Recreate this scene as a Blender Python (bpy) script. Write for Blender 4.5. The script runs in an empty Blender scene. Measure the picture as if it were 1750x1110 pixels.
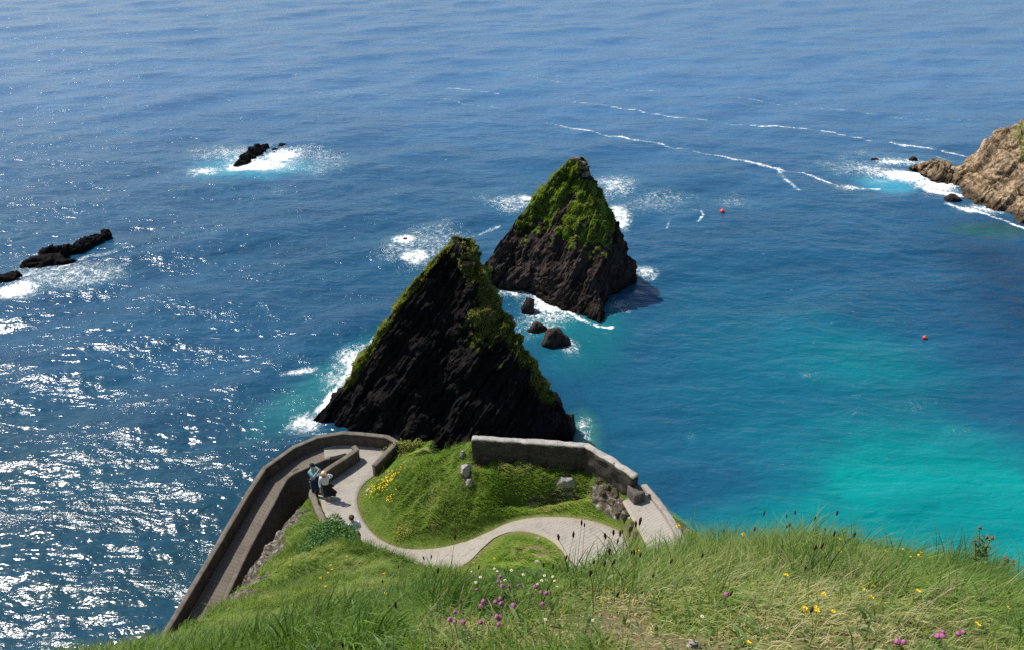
import bpy, bmesh, math, random
import numpy as np
from mathutils import Vector, Matrix, Euler

# ------------------------------------------------------------------ camera, world, sun, exposure
sc = bpy.context.scene
COL = sc.collection
CAM_Z, PITCH, FPX = 50.0, math.radians(30.0), 1347.0
cd = bpy.data.cameras.new('camera'); cam = bpy.data.objects.new('camera', cd); COL.objects.link(cam)
cam.location = (0, 0, CAM_Z); cam.rotation_euler = (math.radians(90) - PITCH, 0, 0)
cd.sensor_fit = 'HORIZONTAL'; cd.sensor_width = 36.0; cd.lens = 36.0 * FPX / 1750.0
cd.clip_start = 0.05; cd.clip_end = 60000.0
sc.camera = cam
SUN_EL, SUN_AZ = math.radians(54.0), math.radians(-58.0)      # azimuth measured from +Y towards +X
w = bpy.data.worlds.new('World'); sc.world = w; w.use_nodes = True
nt = w.node_tree; bg = nt.nodes['Background']
sky = nt.nodes.new('ShaderNodeTexSky'); sky.sky_type = 'NISHITA'; sky.sun_disc = False
sky.sun_elevation = SUN_EL; sky.sun_rotation = SUN_AZ; sky.altitude = 50; sky.air_density = 1.0; sky.dust_density = 1.2
nt.links.new(sky.outputs[0], bg.inputs[0]); bg.inputs[1].default_value = 0.10
sl = bpy.data.lights.new('sun', 'SUN'); sl.energy = 4.4; sl.angle = math.radians(0.55); sl.color = (1.0, 0.955, 0.88)
so = bpy.data.objects.new('sun', sl); COL.objects.link(so)
sdir = Vector((math.sin(SUN_AZ) * math.cos(SUN_EL), math.cos(SUN_AZ) * math.cos(SUN_EL), math.sin(SUN_EL)))
so.rotation_euler = sdir.to_track_quat('Z', 'Y').to_euler(); so.location = (-60, 60, 120)
sc.view_settings.view_transform = 'Standard'; sc.view_settings.look = 'None'
sc.view_settings.exposure = 0.3; sc.view_settings.gamma = 1.0
sc.cycles.use_denoising = False
sc.cycles.max_bounces = 6; sc.cycles.diffuse_bounces = 3; sc.cycles.glossy_bounces = 3
sc.cycles.transmission_bounces = 2; sc.cycles.sample_clamp_indirect = 3.0
sc.cycles.sample_clamp_direct = 12.0

# ------------------------------------------------------------------ helpers
CP, SP = math.cos(PITCH), math.sin(PITCH)
def ray(px, py):
    yc = 555.0 - py
    return np.array([px - 875.0, FPX * CP + yc * SP, -FPX * SP + yc * CP])
def P(px, py, z):                 # photo direction met with the level z
    r = ray(px, py); t = (z - CAM_Z) / r[2]
    return np.array([r[0] * t, r[1] * t, z])
def D(px, py, Y):                 # photo direction at distance Y
    r = ray(px, py); t = Y / r[1]
    return np.array([r[0] * t, Y, CAM_Z + r[2] * t])

def _h(ix, iy, iz, seed):
    h = (ix.astype(np.int64) * 374761393 + iy.astype(np.int64) * 668265263 + iz.astype(np.int64) * 2147483647 + seed * 974711) & 0xFFFFFFFF
    h = ((h ^ (h >> 13)) * 1274126177) & 0xFFFFFFFF
    h = ((h ^ (h >> 16)) * 2246822519) & 0xFFFFFFFF
    h = h ^ (h >> 15)
    return (h & 0xFFFFFF).astype(np.float64) / 16777215.0
def vn(x, y, z=None, seed=0):     # value noise, -1..1
    x = np.asarray(x, float); y = np.asarray(y, float)
    z = np.zeros_like(x) if z is None else np.asarray(z, float)
    ix, iy, iz = np.floor(x), np.floor(y), np.floor(z)
    fx, fy, fz = x - ix, y - iy, z - iz
    ux, uy, uz = [f * f * f * (f * (f * 6 - 15) + 10) for f in (fx, fy, fz)]
    r = 0
    for dx in (0, 1):
        wx = ux if dx else 1 - ux
        for dy in (0, 1):
            wy = uy if dy else 1 - uy
            for dz in (0, 1):
                wz = uz if dz else 1 - uz
                r = r + wx * wy * wz * _h(ix + dx, iy + dy, iz + dz, seed)
    return r * 2 - 1
def fbm(x, y, z=None, o=4, seed=0, g=.5, l=2.03):
    r, a, t = 0, 1.0, 0
    z = np.zeros_like(np.asarray(x, float)) if z is None else z
    for i in range(o):
        r = r + a * vn(x, y, z, seed + i * 17); t += a; a *= g
        x, y, z = x * l + 3.1, y * l + 1.7, z * l + 5.3
    return r / t
def sst(a, b, x):
    t = np.clip((x - a) / (b - a), 0, 1); return t * t * (3 - 2 * t)

def link(o, parent=None):
    COL.objects.link(o)
    if parent: o.parent = parent
    return o
def tag(o, label=None, cat=None, group=None, kind=None):
    if label: o['label'] = label
    if cat: o['category'] = cat
    if group: o['group'] = group
    if kind: o['kind'] = kind
    return o
def mesh_np(name, v, faces, mat=None, parent=None, attrs=None, cols=None, uv=None, smooth=False):
    """faces: (N,4) or (N,3) int array or list of both kinds"""
    me = bpy.data.meshes.new(name)
    if not isinstance(faces, list): faces = [faces]
    v = np.asarray(v, np.float32)
    me.vertices.add(len(v)); me.vertices.foreach_set('co', v.ravel())
    li = np.concatenate([f.ravel() for f in faces]).astype(np.int32)
    cnt = np.concatenate([np.full(len(f), f.shape[1], np.int32) for f in faces])
    st = np.concatenate([[0], np.cumsum(cnt)[:-1]]).astype(np.int32)
    me.loops.add(len(li)); me.loops.foreach_set('vertex_index', li)
    me.polygons.add(len(cnt)); me.polygons.foreach_set('loop_start', st); me.polygons.foreach_set('loop_total', cnt)
    if smooth: me.polygons.foreach_set('use_smooth', np.ones(len(cnt), bool))
    for k, a in (attrs or {}).items():
        at = me.attributes.new(k, 'FLOAT', 'POINT'); at.data.foreach_set('value', np.asarray(a, np.float32).ravel())
    for k, a in (cols or {}).items():
        at = me.attributes.new(k, 'FLOAT_COLOR', 'POINT')
        c = np.ones((len(v), 4), np.float32); c[:, :3] = a; at.data.foreach_set('color', c.ravel())
    if uv is not None:
        ul = me.uv_layers.new(name='uv'); ul.data.foreach_set('uv', np.asarray(uv, np.float32)[li].ravel())
    me.update(calc_edges=True); me.validate()
    if mat: me.materials.append(mat)
    return link(bpy.data.objects.new(name, me), parent)
def grid_faces(nu, nv, wrap=False):
    i = np.arange(nu if wrap else nu - 1)[:, None]; j = np.arange(nv - 1)[None, :]
    a = i * nv + j; b = ((i + 1) % nu) * nv + j
    return np.stack([a, b, b + 1, a + 1], -1).reshape(-1, 4)
def empty(name, loc, rz=0.0, parent=None):
    o = bpy.data.objects.new(name, None); o.location = loc; o.rotation_euler = (0, 0, rz); o.empty_display_size = .1
    return link(o, parent)
def bm_obj(name, bm, mat, parent=None, smooth=False):
    me = bpy.data.meshes.new(name); bm.to_mesh(me); bm.free(); me.materials.append(mat)
    if smooth:
        for p in me.polygons: p.use_smooth = True
    return link(bpy.data.objects.new(name, me), parent)

# ------------------------------------------------------------------ materials
class N:
    def __init__(s, name, rough=.9, spec=.3):
        s.m = bpy.data.materials.new(name); s.m.use_nodes = True; s.t = s.m.node_tree
        s.b = s.t.nodes['Principled BSDF']; s.b.inputs['Roughness'].default_value = rough
        s.b.inputs['Specular IOR Level'].default_value = spec
        s.out = s.t.nodes['Material Output']
    def n(s, typ, **k):
        x = s.t.nodes.new('ShaderNode' + typ)
        for a, b in k.items(): setattr(x, a, b)
        return x
    def l(s, a, b): s.t.links.new(a, b)
    def set(s, node, **k):
        for a, b in k.items(): node.inputs[a].default_value = b
        return node
    def obj(s):
        return s.n('TexCoord').outputs['Object']
    def mapping(s, src, scale=(1, 1, 1), rot=(0, 0, 0)):
        m = s.n('Mapping'); m.inputs['Scale'].default_value = scale; m.inputs['Rotation'].default_value = rot
        s.l(src, m.inputs['Vector']); return m.outputs[0]
    def noise(s, src, scale, detail=4, rough=.55, dist=0.0, out='Fac'):
        x = s.n('TexNoise'); x.inputs['Scale'].default_value = scale; x.inputs['Detail'].default_value = detail
        x.inputs['Roughness'].default_value = rough; x.inputs['Distortion'].default_value = dist
        if src is not None: s.l(src, x.inputs['Vector'])
        return x.outputs[out]
    def ramp(s, fac, stops):
        x = s.n('ValToRGB'); e = x.color_ramp.elements
        while len(e) < len(stops): e.new(.5)
        for i, (p, c) in enumerate(stops):
            e[i].position = p; e[i].color = (*c, 1) if isinstance(c, (tuple, list)) else (c, c, c, 1)
        s.l(fac, x.inputs[0]); return x.outputs[0]
    def mix(s, fac, a, b, mode='MIX'):
        x = s.n('Mix'); x.data_type = 'RGBA'; x.blend_type = mode
        for i, v in ((0, fac), (6, a), (7, b)):
            if isinstance(v, (int, float)): x.inputs[i].default_value = v
            elif isinstance(v, (tuple, list)): x.inputs[i].default_value = (*v, 1)
            else: s.l(v, x.inputs[i])
        return x.outputs[2]
    def math(s, op, a, b=None, c=None, clamp=False):
        x = s.n('Math'); x.operation = op; x.use_clamp = clamp
        for i, v in enumerate((a, b, c)):
            if v is None: continue
            if isinstance(v, (int, float)): x.inputs[i].default_value = v
            else: s.l(v, x.inputs[i])
        return x.outputs[0]
    def attr(s, name, out='Fac'):
        x = s.n('Attribute'); x.attribute_name = name; return x.outputs[out]
    def bump(s, h, strength=.5, dist=.1, prev=None):
        x = s.n('Bump'); x.inputs['Strength'].default_value = strength; x.inputs['Distance'].default_value = dist
        s.l(h, x.inputs['Height'])
        if prev is not None: s.l(prev, x.inputs['Normal'])
        return x.outputs[0]
    def done(s, col=None, nor=None, rough=None):
        if col is not None:
            if isinstance(col, (tuple, list)): s.b.inputs['Base Color'].default_value = (*col, 1)
            else: s.l(col, s.b.inputs['Base Color'])
        if nor is not None: s.l(nor, s.b.inputs['Normal'])
        if rough is not None: s.l(rough, s.b.inputs['Roughness'])
        return s.m

def plain(name, col, var=.25, scale=30, rough=.85, spec=.2):
    n = N(name, rough, spec); o = n.obj()
    f = n.noise(o, scale, 3)
    return n.done(n.mix(f, tuple(c * (1 - var) for c in col), tuple(min(1, c * (1 + var)) for c in col)), n.bump(f, .3, .01))

def mat_rock(name, dark, mid, tan, tan_amt, rot, grass_cols=True, strat=2.2):
    n = N(name, .9, .10); o = n.obj()
    s1 = n.mapping(o, (strat, .35, .35), rot)
    f1 = n.noise(s1, 1.0, 8, .65, .3); f2 = n.noise(o, 1.3, 6, .6); f3 = n.noise(s1, 5.0, 6, .7)
    c = n.ramp(f1, [(.3, dark), (.7, mid)])
    t = n.ramp(n.math('ADD', n.math('MULTIPLY', f2, .5), n.math('MULTIPLY', f3, .5)), [(.62 - tan_amt * .22, 0.0), (.70 - tan_amt * .15, 1.0)])
    c = n.mix(t, c, n.mix(f3, tan, tuple(x * .6 for x in tan)))
    c = n.mix(1.0, c, n.ramp(n.attr('layer'), [(.0, .45), (.5, .95), (1.0, 1.6)]), 'MULTIPLY')  # slab tones, plus crevice shade painted into the colour
    wet = n.attr('wet')
    c = n.mix(n.math('MULTIPLY', wet, .75), c, tuple(x * .35 for x in dark))
    if grass_cols:
        g = n.attr('grass'); gn = n.noise(o, 2.2, 5, .6); gn2 = n.noise(o, 14, 4, .6)
        gc = n.ramp(n.math('ADD', n.math('MULTIPLY', gn, .6), n.math('MULTIPLY', gn2, .4)), [(.3, (.05, .08, .012)), (.5, (.12, .17, .025)), (.72, (.24, .22, .06))])
        m = n.ramp(n.math('ADD', g, n.math('MULTIPLY', n.math('SUBTRACT', gn2, .5), .5)), [(.38, 0.0), (.66, 1.0)])
        c = n.mix(m, c, gc)
    nb = n.bump(f3, .8, .35); nb = n.bump(n.noise(o, 9, 6, .7), .6, .12, nb)
    return n.done(c, nb)

def mat_wall(name, c1, c2, cap=None, bs=(.34, .12), moss=.5):
    n = N(name, .92, .15); o = n.obj()
    uv = n.n('UVMap').outputs[0]
    br = n.n('TexBrick'); br.offset = .5
    n.l(n.mapping(uv, (1, 1, 1)), br.inputs['Vector'])
    n.set(br, Scale=1.0); br.inputs['Brick Width'].default_value = bs[0]; br.inputs['Row Height'].default_value = bs[1]
    br.inputs['Mortar Size'].default_value = .012; br.inputs['Mortar Smooth'].default_value = .4
    br.inputs['Color1'].default_value = (*c1, 1); br.inputs['Color2'].default_value = (*c2, 1)
    br.inputs['Mortar'].default_value = (*tuple(x * .55 for x in c1), 1)
    f = n.noise(o, 3.0, 6, .65); g = n.noise(o, 25, 4, .6)
    c = n.mix(n.ramp(f, [(.35, 0.0), (.75, 1.0)]), br.outputs[0], tuple(x * .5 for x in c1), 'MIX')
    c = n.mix(.22, c, n.ramp(g, [(.3, tuple(x * .6 for x in c1)), (.7, tuple(min(1, x * 1.6) for x in c2))]))
    st = n.noise(n.mapping(o, (3.0, 3.0, .5)), 1.0, 5, .65); c = n.mix(n.ramp(st, [(.5, 0.0), (.72, .6)]), c, tuple(x * .35 for x in c1))
    if moss: c = n.mix(n.ramp(n.noise(o, 1.4, 5, .6), [(.55, 0.0), (.7, moss)]), c, (.055, .065, .02))
    nb = n.bump(br.outputs['Fac'], -.5, .02); nb = n.bump(g, .5, .03, nb)
    return n.done(c, nb)
# ------------------------------------------------------------------ sea
def fft_tile(n, L, seed, wind, power=3.2, lmin=.3, lmax=40, spread=2.0):
    rng = np.random.default_rng(seed)
    k = np.fft.fftfreq(n, L / n) * 2 * np.pi
    kx, ky = np.meshgrid(k, k, indexing='ij'); kk = np.hypot(kx, ky); kk[0, 0] = 1
    c = (kx * math.cos(wind) + ky * math.sin(wind)) / kk
    A = kk ** (-power / 2 - .5) * (.12 + np.abs(c) ** spread)
    A *= (kk > 2 * np.pi / lmax) * np.exp(-(kk * lmin / (2 * np.pi)) ** 2); A[0, 0] = 0
    h = np.fft.ifft2(A * (rng.normal(size=(n, n)) + 1j * rng.normal(size=(n, n)))).real
    return h / h.std()
def sample(tile, L, x, y):
    n = tile.shape[0]; u = (x / L * n) % n; v = (y / L * n) % n
    i, j = np.floor(u).astype(int) % n, np.floor(v).astype(int) % n; fu, fv = u - np.floor(u), v - np.floor(v)
    i1, j1 = (i + 1) % n, (j + 1) % n
    return (tile[i, j] * (1 - fu) + tile[i1, j] * fu) * (1 - fv) + (tile[i, j1] * (1 - fu) + tile[i1, j1] * fu) * fv
def srgb(*c): return tuple((x / 12.92 if x <= .04045 else ((x + .055) / 1.055) ** 2.4) for x in [v / 255 for v in c])

def seg_d(x, y, a, b):
    ab = b - a; t = np.clip(((x - a[0]) * ab[0] + (y - a[1]) * ab[1]) / (ab @ ab), 0, 1)
    return np.hypot(x - a[0] - t * ab[0], y - a[1] - t * ab[1])
def build_sea():
    az = np.concatenate([np.radians([-180, -150, -120, -95, -75, -60, -52]), np.radians(np.linspace(-46, 46, 1240)), np.radians([52, 60, 75, 95, 120, 150, 180])])
    dep = np.radians(np.concatenate([np.linspace(60, 6.0, 900), np.linspace(5.8, 1.0, 60), [.7, .4, .2, .12]]))
    r = CAM_Z / np.tan(dep)
    AZ, R = np.meshgrid(az, r, indexing='ij')
    X = (R * np.sin(AZ)).ravel(); Y = (R * np.cos(AZ)).ravel(); Rr = R.ravel()
    t1 = fft_tile(1024, 140.0, 5, math.radians(115), 3.6, .8, 30, 3.0)
    t2 = fft_tile(1024, 53.0, 9, math.radians(80), 3.0, .35, 6, 1.5)
    ca, sa = math.cos(.4), math.sin(.4)
    f2 = 1 - sst(120, 300, Rr)
    calm = 1 - .45 * sst(0, 30, X) * (1 - sst(60, 110, Y))
    Z = (.19 * sample(t1, 140.0, X, Y) + .034 * f2 * sample(t2, 53.0, X * ca - Y * sa, X * sa + Y * ca)) * calm
    Z += (.10 - .07 * sst(120, 250, Rr)) * np.sin((X * .28 + Y * 1.0 + 2.5 * vn(X * .03, Y * .03, seed=3)) * .55) * sst(-.2, .7, vn(X * .02, Y * .02, seed=8))
    Z *= 1 - sst(800, 3000, Rr)
    # ---- water colour: depth over sand, weed and rock; far sky sheen painted in pale
    far_sheen = np.array(srgb(66, 108, 146)); deep = np.array(srgb(22, 74, 104)); near = np.array(srgb(20, 62, 80)); turq = np.array(srgb(0, 126, 126)); mid = np.array(srgb(8, 90, 110))
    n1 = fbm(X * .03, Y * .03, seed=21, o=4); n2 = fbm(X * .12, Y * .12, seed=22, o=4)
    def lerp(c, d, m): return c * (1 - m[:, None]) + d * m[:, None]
    C = lerp(np.tile(deep, (len(X), 1)), far_sheen, sst(90, 230, Y))
    C = C * (1 - .10 * (1 - sst(-45, 25, X)) * sst(60, 100, Y))[:, None]; C = lerp(C, near, (1 - sst(48, 85, Y + n1 * 14)) * (1 - sst(-5, 25, X)))
    def blob(px, py, rx, ry, rot=0, soft=.6, wob=.35):
        c = P(px, py, 0); sx = abs(P(px + rx, py, 0)[0] - c[0]); sy = abs(P(px, py - ry, 0)[1] - c[1])
        dx, dy = X - c[0], Y - c[1]; cr, sr = math.cos(rot), math.sin(rot)
        q = np.hypot((dx * cr + dy * sr) / sx, (-dx * sr + dy * cr) / sy) + wob * n2 * .8 + wob * n1 * .5
        return 1 - sst(1 - soft, 1 + soft * .5, q)
    C = lerp(C, mid, .75 * blob(1330, 640, 330, 190, soft=.9))
    C = lerp(C, mid, .6 * blob(1500, 650, 170, 100, soft=.9))
    C = lerp(C, turq, 1.0 * np.clip(blob(1800, 900, 360, 150, soft=.85) + blob(1420, 970, 300, 115, soft=.95) + .55 * blob(1600, 800, 270, 90, soft=.9), 0, 1))
    C = lerp(C, turq, .32 * blob(1480, 620, 130, 50, .2, soft=.95))
    C = lerp(C, np.array(srgb(30, 120, 120)), .5 * np.clip(blob(990, 560, 110, 70) + blob(560, 650, 60, 90, -.5), 0, 1))
    C = lerp(C, np.array(srgb(60, 120, 100)), .5 * np.clip(blob(1000, 735, 30, 40), 0, 1))
    C = lerp(C, np.array(srgb(10, 50, 80)), .6 * blob(1740, 500, 110, 120, soft=.9))  # dark kelp, with the headland's reflection painted into the colour
    C = lerp(C, np.array(srgb(40, 95, 60)), .4 * np.clip(blob(1700, 392, 90, 14), 0, 1))
    C = lerp(C, np.array(srgb(60, 165, 190)), .6 * np.clip(blob(1520, 315, 60, 18) + blob(430, 285, 110, 24), 0, 1))
    C = lerp(C, np.array(srgb(20, 55, 60)), .5 * np.clip(blob(190, 960, 200, 90) + blob(80, 800, 70, 50), 0, 1) * sst(-.1, .5, n2))
    # ---- foam: where the swell breaks
    F = np.zeros(len(X))
    def fb(px, py, rx, ry, a=1.0, rot=0, soft=.9):
        nonlocal F
        F = np.maximum(F, a * blob(px, py, rx, ry, rot, soft, 1.0))
    def fs(pts, w, a=.8):
        nonlocal F
        q = [P(x, y, 0) for x, y in pts]
        wob = w * (1 + 1.2 * n2)
        for a_, b_ in zip(q[:-1], q[1:]):
            m = (Y > min(a_[1], b_[1]) - 4 * w) & (Y < max(a_[1], b_[1]) + 4 * w)
            brk = .72 + .36 * sst(-.35, .25, fbm(X[m] * .16, Y[m] * .3, seed=44, o=3))
            d = seg_d(X[m], Y[m] + 1.2 * fbm(X[m] * .25, Y[m] * .25, seed=40, o=3), a_[:2], b_[:2])
            F[m] = np.maximum(F[m], a * brk * .98 * (1 - sst(.1, 1.5, d / np.maximum(wob[m] * .50, .12))) * (.8 + .5 * n2[m]))
    fb(435, 274, 130, 32, .62); fb(430, 283, 85, 15, 1.1, .03); fb(480, 263, 40, 15, 1.0); fb(350, 292, 50, 12, .9)
    fb(692, 408, 26, 10, 1.0); fb(704, 441, 22, 9, .8); fb(725, 410, 80, 40, .40)
    fb(511, 632, 36, 8, 1.25, .5); fb(600, 610, 45, 22, .85, .5); fs([(640, 580), (590, 640), (555, 690), (520, 722)], 1.1, 1.15); fb(520, 725, 30, 22, .75)
    fb(585, 650, 42, 40, .55); fs([(530, 735), (590, 745)], .5, .6)
    fs([(20, 480), (75, 472), (150, 440), (200, 430)], 1.3, .85); fb(20, 500, 45, 16, .95); fb(90, 470, 110, 22, .5); fs([(40, 445), (130, 415), (200, 402)], .9, .6)
    fb(950, 540, 85, 50, .62); fs([(905, 503), (960, 528), (1022, 553), (1045, 556)], .6, 1.15); fb(940, 520, 50, 22, .85); fb(975, 590, 28, 26, .8); fb(880, 500, 45, 14, .75)
    fb(1108, 468, 32, 16, .85); fb(1062, 520, 45, 28, .55); fb(1048, 322, 40, 22, .65); fb(1062, 378, 20, 24, .8); fb(1000, 730, 14, 30, .5)
    fb(900, 342, 18, 8, .9); fs([(850, 385), (800, 405), (770, 425)], .8, .6); fb(880, 350, 60, 20, .5)
    fs([(975, 175), (1080, 187), (1160, 200), (1260, 212), (1340, 218), (1420, 225), (1530, 247), (1680, 270)], .75, .92)
    fs([(935, 210), (1030, 230), (1180, 257), (1230, 265), (1330, 288), (1400, 305), (1440, 320), (1500, 318)], .7, .9)
    fs([(1330, 288), (1340, 305), (1365, 325)], .8, .7); fb(1460, 320, 35, 6, .85)
    fs([(765, 150), (855, 162)], .8, .75); fs([(760, 170), (880, 190)], .8, .5); fs([(1045, 152), (1130, 157)], .9, .55); fs([(1260, 170), (1360, 177)], .9, .65)
    fs([(1370, 187), (1470, 193), (1560, 203), (1660, 206)], .9, .6); fs([(905, 130), (960, 142)], 1.1, .6)
    fs([(1180, 357), (1200, 364), (1203, 372), (1193, 380)], .35, .8); fs([(1138, 388), (1146, 374)], .35, .6); fb(1130, 345, 90, 22, .33); fb(1250, 345, 50, 16, .30)
    fb(1530, 278, 55, 9, 1.05); fb(1545, 298, 62, 14, .95); fs([(1560, 305), (1590, 325), (1640, 335)], 1.6, 1.0); fs([(1620, 348), (1680, 365), (1750, 388), (1830, 420)], 1.0, 1.3)
    fb(1605, 322, 72, 13, 1.1); fb(1495, 290, 75, 26, .62); fb(1660, 358, 50, 9, .8); fs([(1600, 268), (1655, 282)], .8, .9)
    fb(560, 158, 120, 20, .20); fb(1380, 640, 30, 14, .22); fb(1560, 690, 40, 9, .12, .4); fb(1180, 745, 14, 16, .24); fb(1640, 735, 30, 8, .2)
    v = np.stack([X, Y, Z], 1)
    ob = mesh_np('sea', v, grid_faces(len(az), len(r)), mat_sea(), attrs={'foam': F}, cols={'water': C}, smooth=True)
    ob['kind'] = 'structure'
    return ob

def mat_sea():
    n = N('sea_water', .07, .5); o = n.obj(); n.b.inputs['IOR'].default_value = 1.33
    # foam
    foam = n.attr('foam')
    wv = n.noise(o, .9, 4, .6, out='Color')
    dist = n.mix(.12, o, wv, 'ADD')
    dv = n.mix(1.3, o, n.noise(o, .8, 5, .65, out='Color'), 'ADD')
    ra = n.noise(dv, .75, 5, .6); rb = n.noise(dv, 1.9, 4, .6)
    def ridge(v, k): return n.math('SUBTRACT', 1.0, n.math('MULTIPLY', n.math('ABSOLUTE', n.math('SUBTRACT', v, .5)), k), clamp=True)
    lace = n.math('MAXIMUM', ridge(ra, 11), n.math('MULTIPLY', ridge(rb, 10), .8))
    g = n.noise(n.mapping(o, (1, .6, 1)), 2.6, 7, .72, .8); g2 = n.noise(o, .7, 5, .6)
    g5 = n.noise(o, 9, 4, .7)
    tex = n.math('ADD', n.math('ADD', n.math('MULTIPLY', lace, .30), n.math('MULTIPLY', n.math('SUBTRACT', g5, .5), .5)), n.math('ADD', n.math('MULTIPLY', g, .85), n.math('MULTIPLY', g2, .35)))
    # wind-whipped flecks everywhere
    fl = n.noise(n.mapping(o, (.35, .12, 1)), 1.0, 3, .6)
    x = n.math('ADD', n.math('MULTIPLY', foam, .44), n.math('MULTIPLY', tex, .86))
    m = n.ramp(x, [(.80, 0.0), (.96, .42), (1.10, 1.0)])
    m = n.math('MULTIPLY', m, n.ramp(foam, [(.05, 0.0), (.25, 1.0)]))
    col = n.attr('water', 'Color')
    big = n.noise(n.mapping(o, (.05, .16, 1), (0, 0, .25)), 1.0, 5, .6)
    col = n.mix(1.0, col, n.ramp(big, [(.3, (.80, .84, .88)), (.7, (1.18, 1.15, 1.12))]), 'MULTIPLY')
    col = n.mix(n.math('MULTIPLY', foam, .35), col, (.05, .26, .28))
    # ripples
    b1 = n.noise(n.mapping(o, (.55, 1.15, 1), (0, 0, .22)), 1.0, 3, .5, .3)
    b2 = n.noise(n.mapping(o, (2.6, 4.8, 1), (0, 0, -.15)), 1.0, 3, .55, .4)
    b3 = n.noise(n.mapping(o, (5.5, 8.0, 1), (0, 0, .1)), 1.0, 2, .5, .3)
    gust = n.ramp(n.noise(n.mapping(o, (.07, .20, 1), (0, 0, .3)), 1.0, 4, .6, .5), [(.40, .15), (.68, 1.0)])
    b0 = n.noise(n.mapping(o, (.16, .42, 1), (0, 0, .18)), 1.0, 4, .5, .3)
    nb = n.bump(b0, 1.0, .42); nb = n.bump(b1, 1.0, .19, nb)
    x2 = n.n('Bump'); x2.inputs['Distance'].default_value = .070; n.l(gust, x2.inputs['Strength']); n.l(b2, x2.inputs['Height']); n.l(nb, x2.inputs['Normal']); nb = x2.outputs[0]
    x3 = n.n('Bump'); x3.inputs['Distance'].default_value = .013; n.l(gust, x3.inputs['Strength']); n.l(b3, x3.inputs['Height']); n.l(nb, x3.inputs['Normal']); nb = x3.outputs[0]
    fk = n.noise(n.mapping(o, (.30, 1.1, 1), (0, 0, .15)), 1.0, 6, .68, .2); fk2 = n.noise(o, .035, 3, .5)
    fk = n.math('ADD', fk, n.math('MULTIPLY', n.math('SUBTRACT', fk2, .5), .30))
    m = n.math('MAXIMUM', m, n.ramp(fk, [(.70, 0.0), (.80, .7)]))
    col = n.mix(m, col, (.86, .88, .88))
    rough = n.math('ADD', n.math('MULTIPLY', m, .6), .155)
    nb = n.bump(m, .5, .15, nb)
    n.done(col, nb, rough)
    return n.m
sea = build_sea()
# ------------------------------------------------------------------ headland: height field
def catmull(pts, n):
    pts = np.asarray(pts, float); k = len(pts)
    d = np.r_[0, np.cumsum(np.linalg.norm(np.diff(pts[:, :2], axis=0), axis=1))]
    s = np.linspace(0, d[-1], n); out = np.zeros((n, pts.shape[1]))
    i = np.clip(np.searchsorted(d, s, 'right') - 1, 0, k - 2); t = ((s - d[i]) / (d[i + 1] - d[i]))[:, None]
    p0 = pts[np.maximum(i - 1, 0)]; p1 = pts[i]; p2 = pts[i + 1]; p3 = pts[np.minimum(i + 2, k - 1)]
    return .5 * (2 * p1 + (p2 - p0) * t + (2 * p0 - 5 * p1 + 4 * p2 - p3) * t * t + (3 * p1 - p0 - 3 * p2 + p3) * t ** 3)

PATH = [((606, 781), (668, 775), 26.0), ((580, 806), (645, 808), 26.2), ((545, 833), (622, 826), 26.5), ((549, 860), (611, 848), 26.8),
        ((560, 890), (614, 872), 27.1), ((590, 918), (626, 896), 27.3), ((630, 950), (650, 918), 27.6), ((685, 975), (690, 931), 28.0),
        ((745, 985), (745, 931), 28.3), ((795, 970), (795, 918), 28.6), ((822, 940), (835, 901), 28.9), ((850, 916), (870, 887), 29.1),
        ((890, 908), (920, 880), 29.3), ((930, 917), (975, 882), 29.5), ((958, 938), (1025, 892), 29.7), ((968, 970), (1070, 913), 30.0), ((962, 1010), (1094, 945), 30.4), ((970, 1060), (1120, 985), 31.2)]
SIDE = [((1064, 856), (1098, 832), 30.2), ((1078, 880), (1122, 862), 30.4), ((1096, 912), (1144, 893), 30.8), ((1112, 945), (1160, 922), 31.2), ((1130, 990), (1185, 965), 31.8)]
RAMP = [((560, 764), (566, 780), 25.95), ((545, 767), (553, 783), 25.85), ((504, 784), (520, 799), 25.5), ((452, 822), (487, 821), 25.0), ((425, 870), (459, 869), 24.6),
        ((385, 940), (421, 939), 24.0), ((345, 1010), (385, 1013), 23.4), ((312, 1066), (360, 1064), 23.0), ((285, 1112), (338, 1110), 22.6), ((262, 1150), (318, 1150), 22.3)]
def edges(tab, n):
    L = catmull([P(*a, z) for a, b, z in tab], n); R = catmull([P(*b, z) for a, b, z in tab], n)
    L[:, 2] = R[:, 2] = (L[:, 2] + R[:, 2]) / 2
    return L, R
pL, pR = edges(PATH, 260); sL, sR = edges(SIDE, 60); rL, rR = edges(RAMP, 140)

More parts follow.
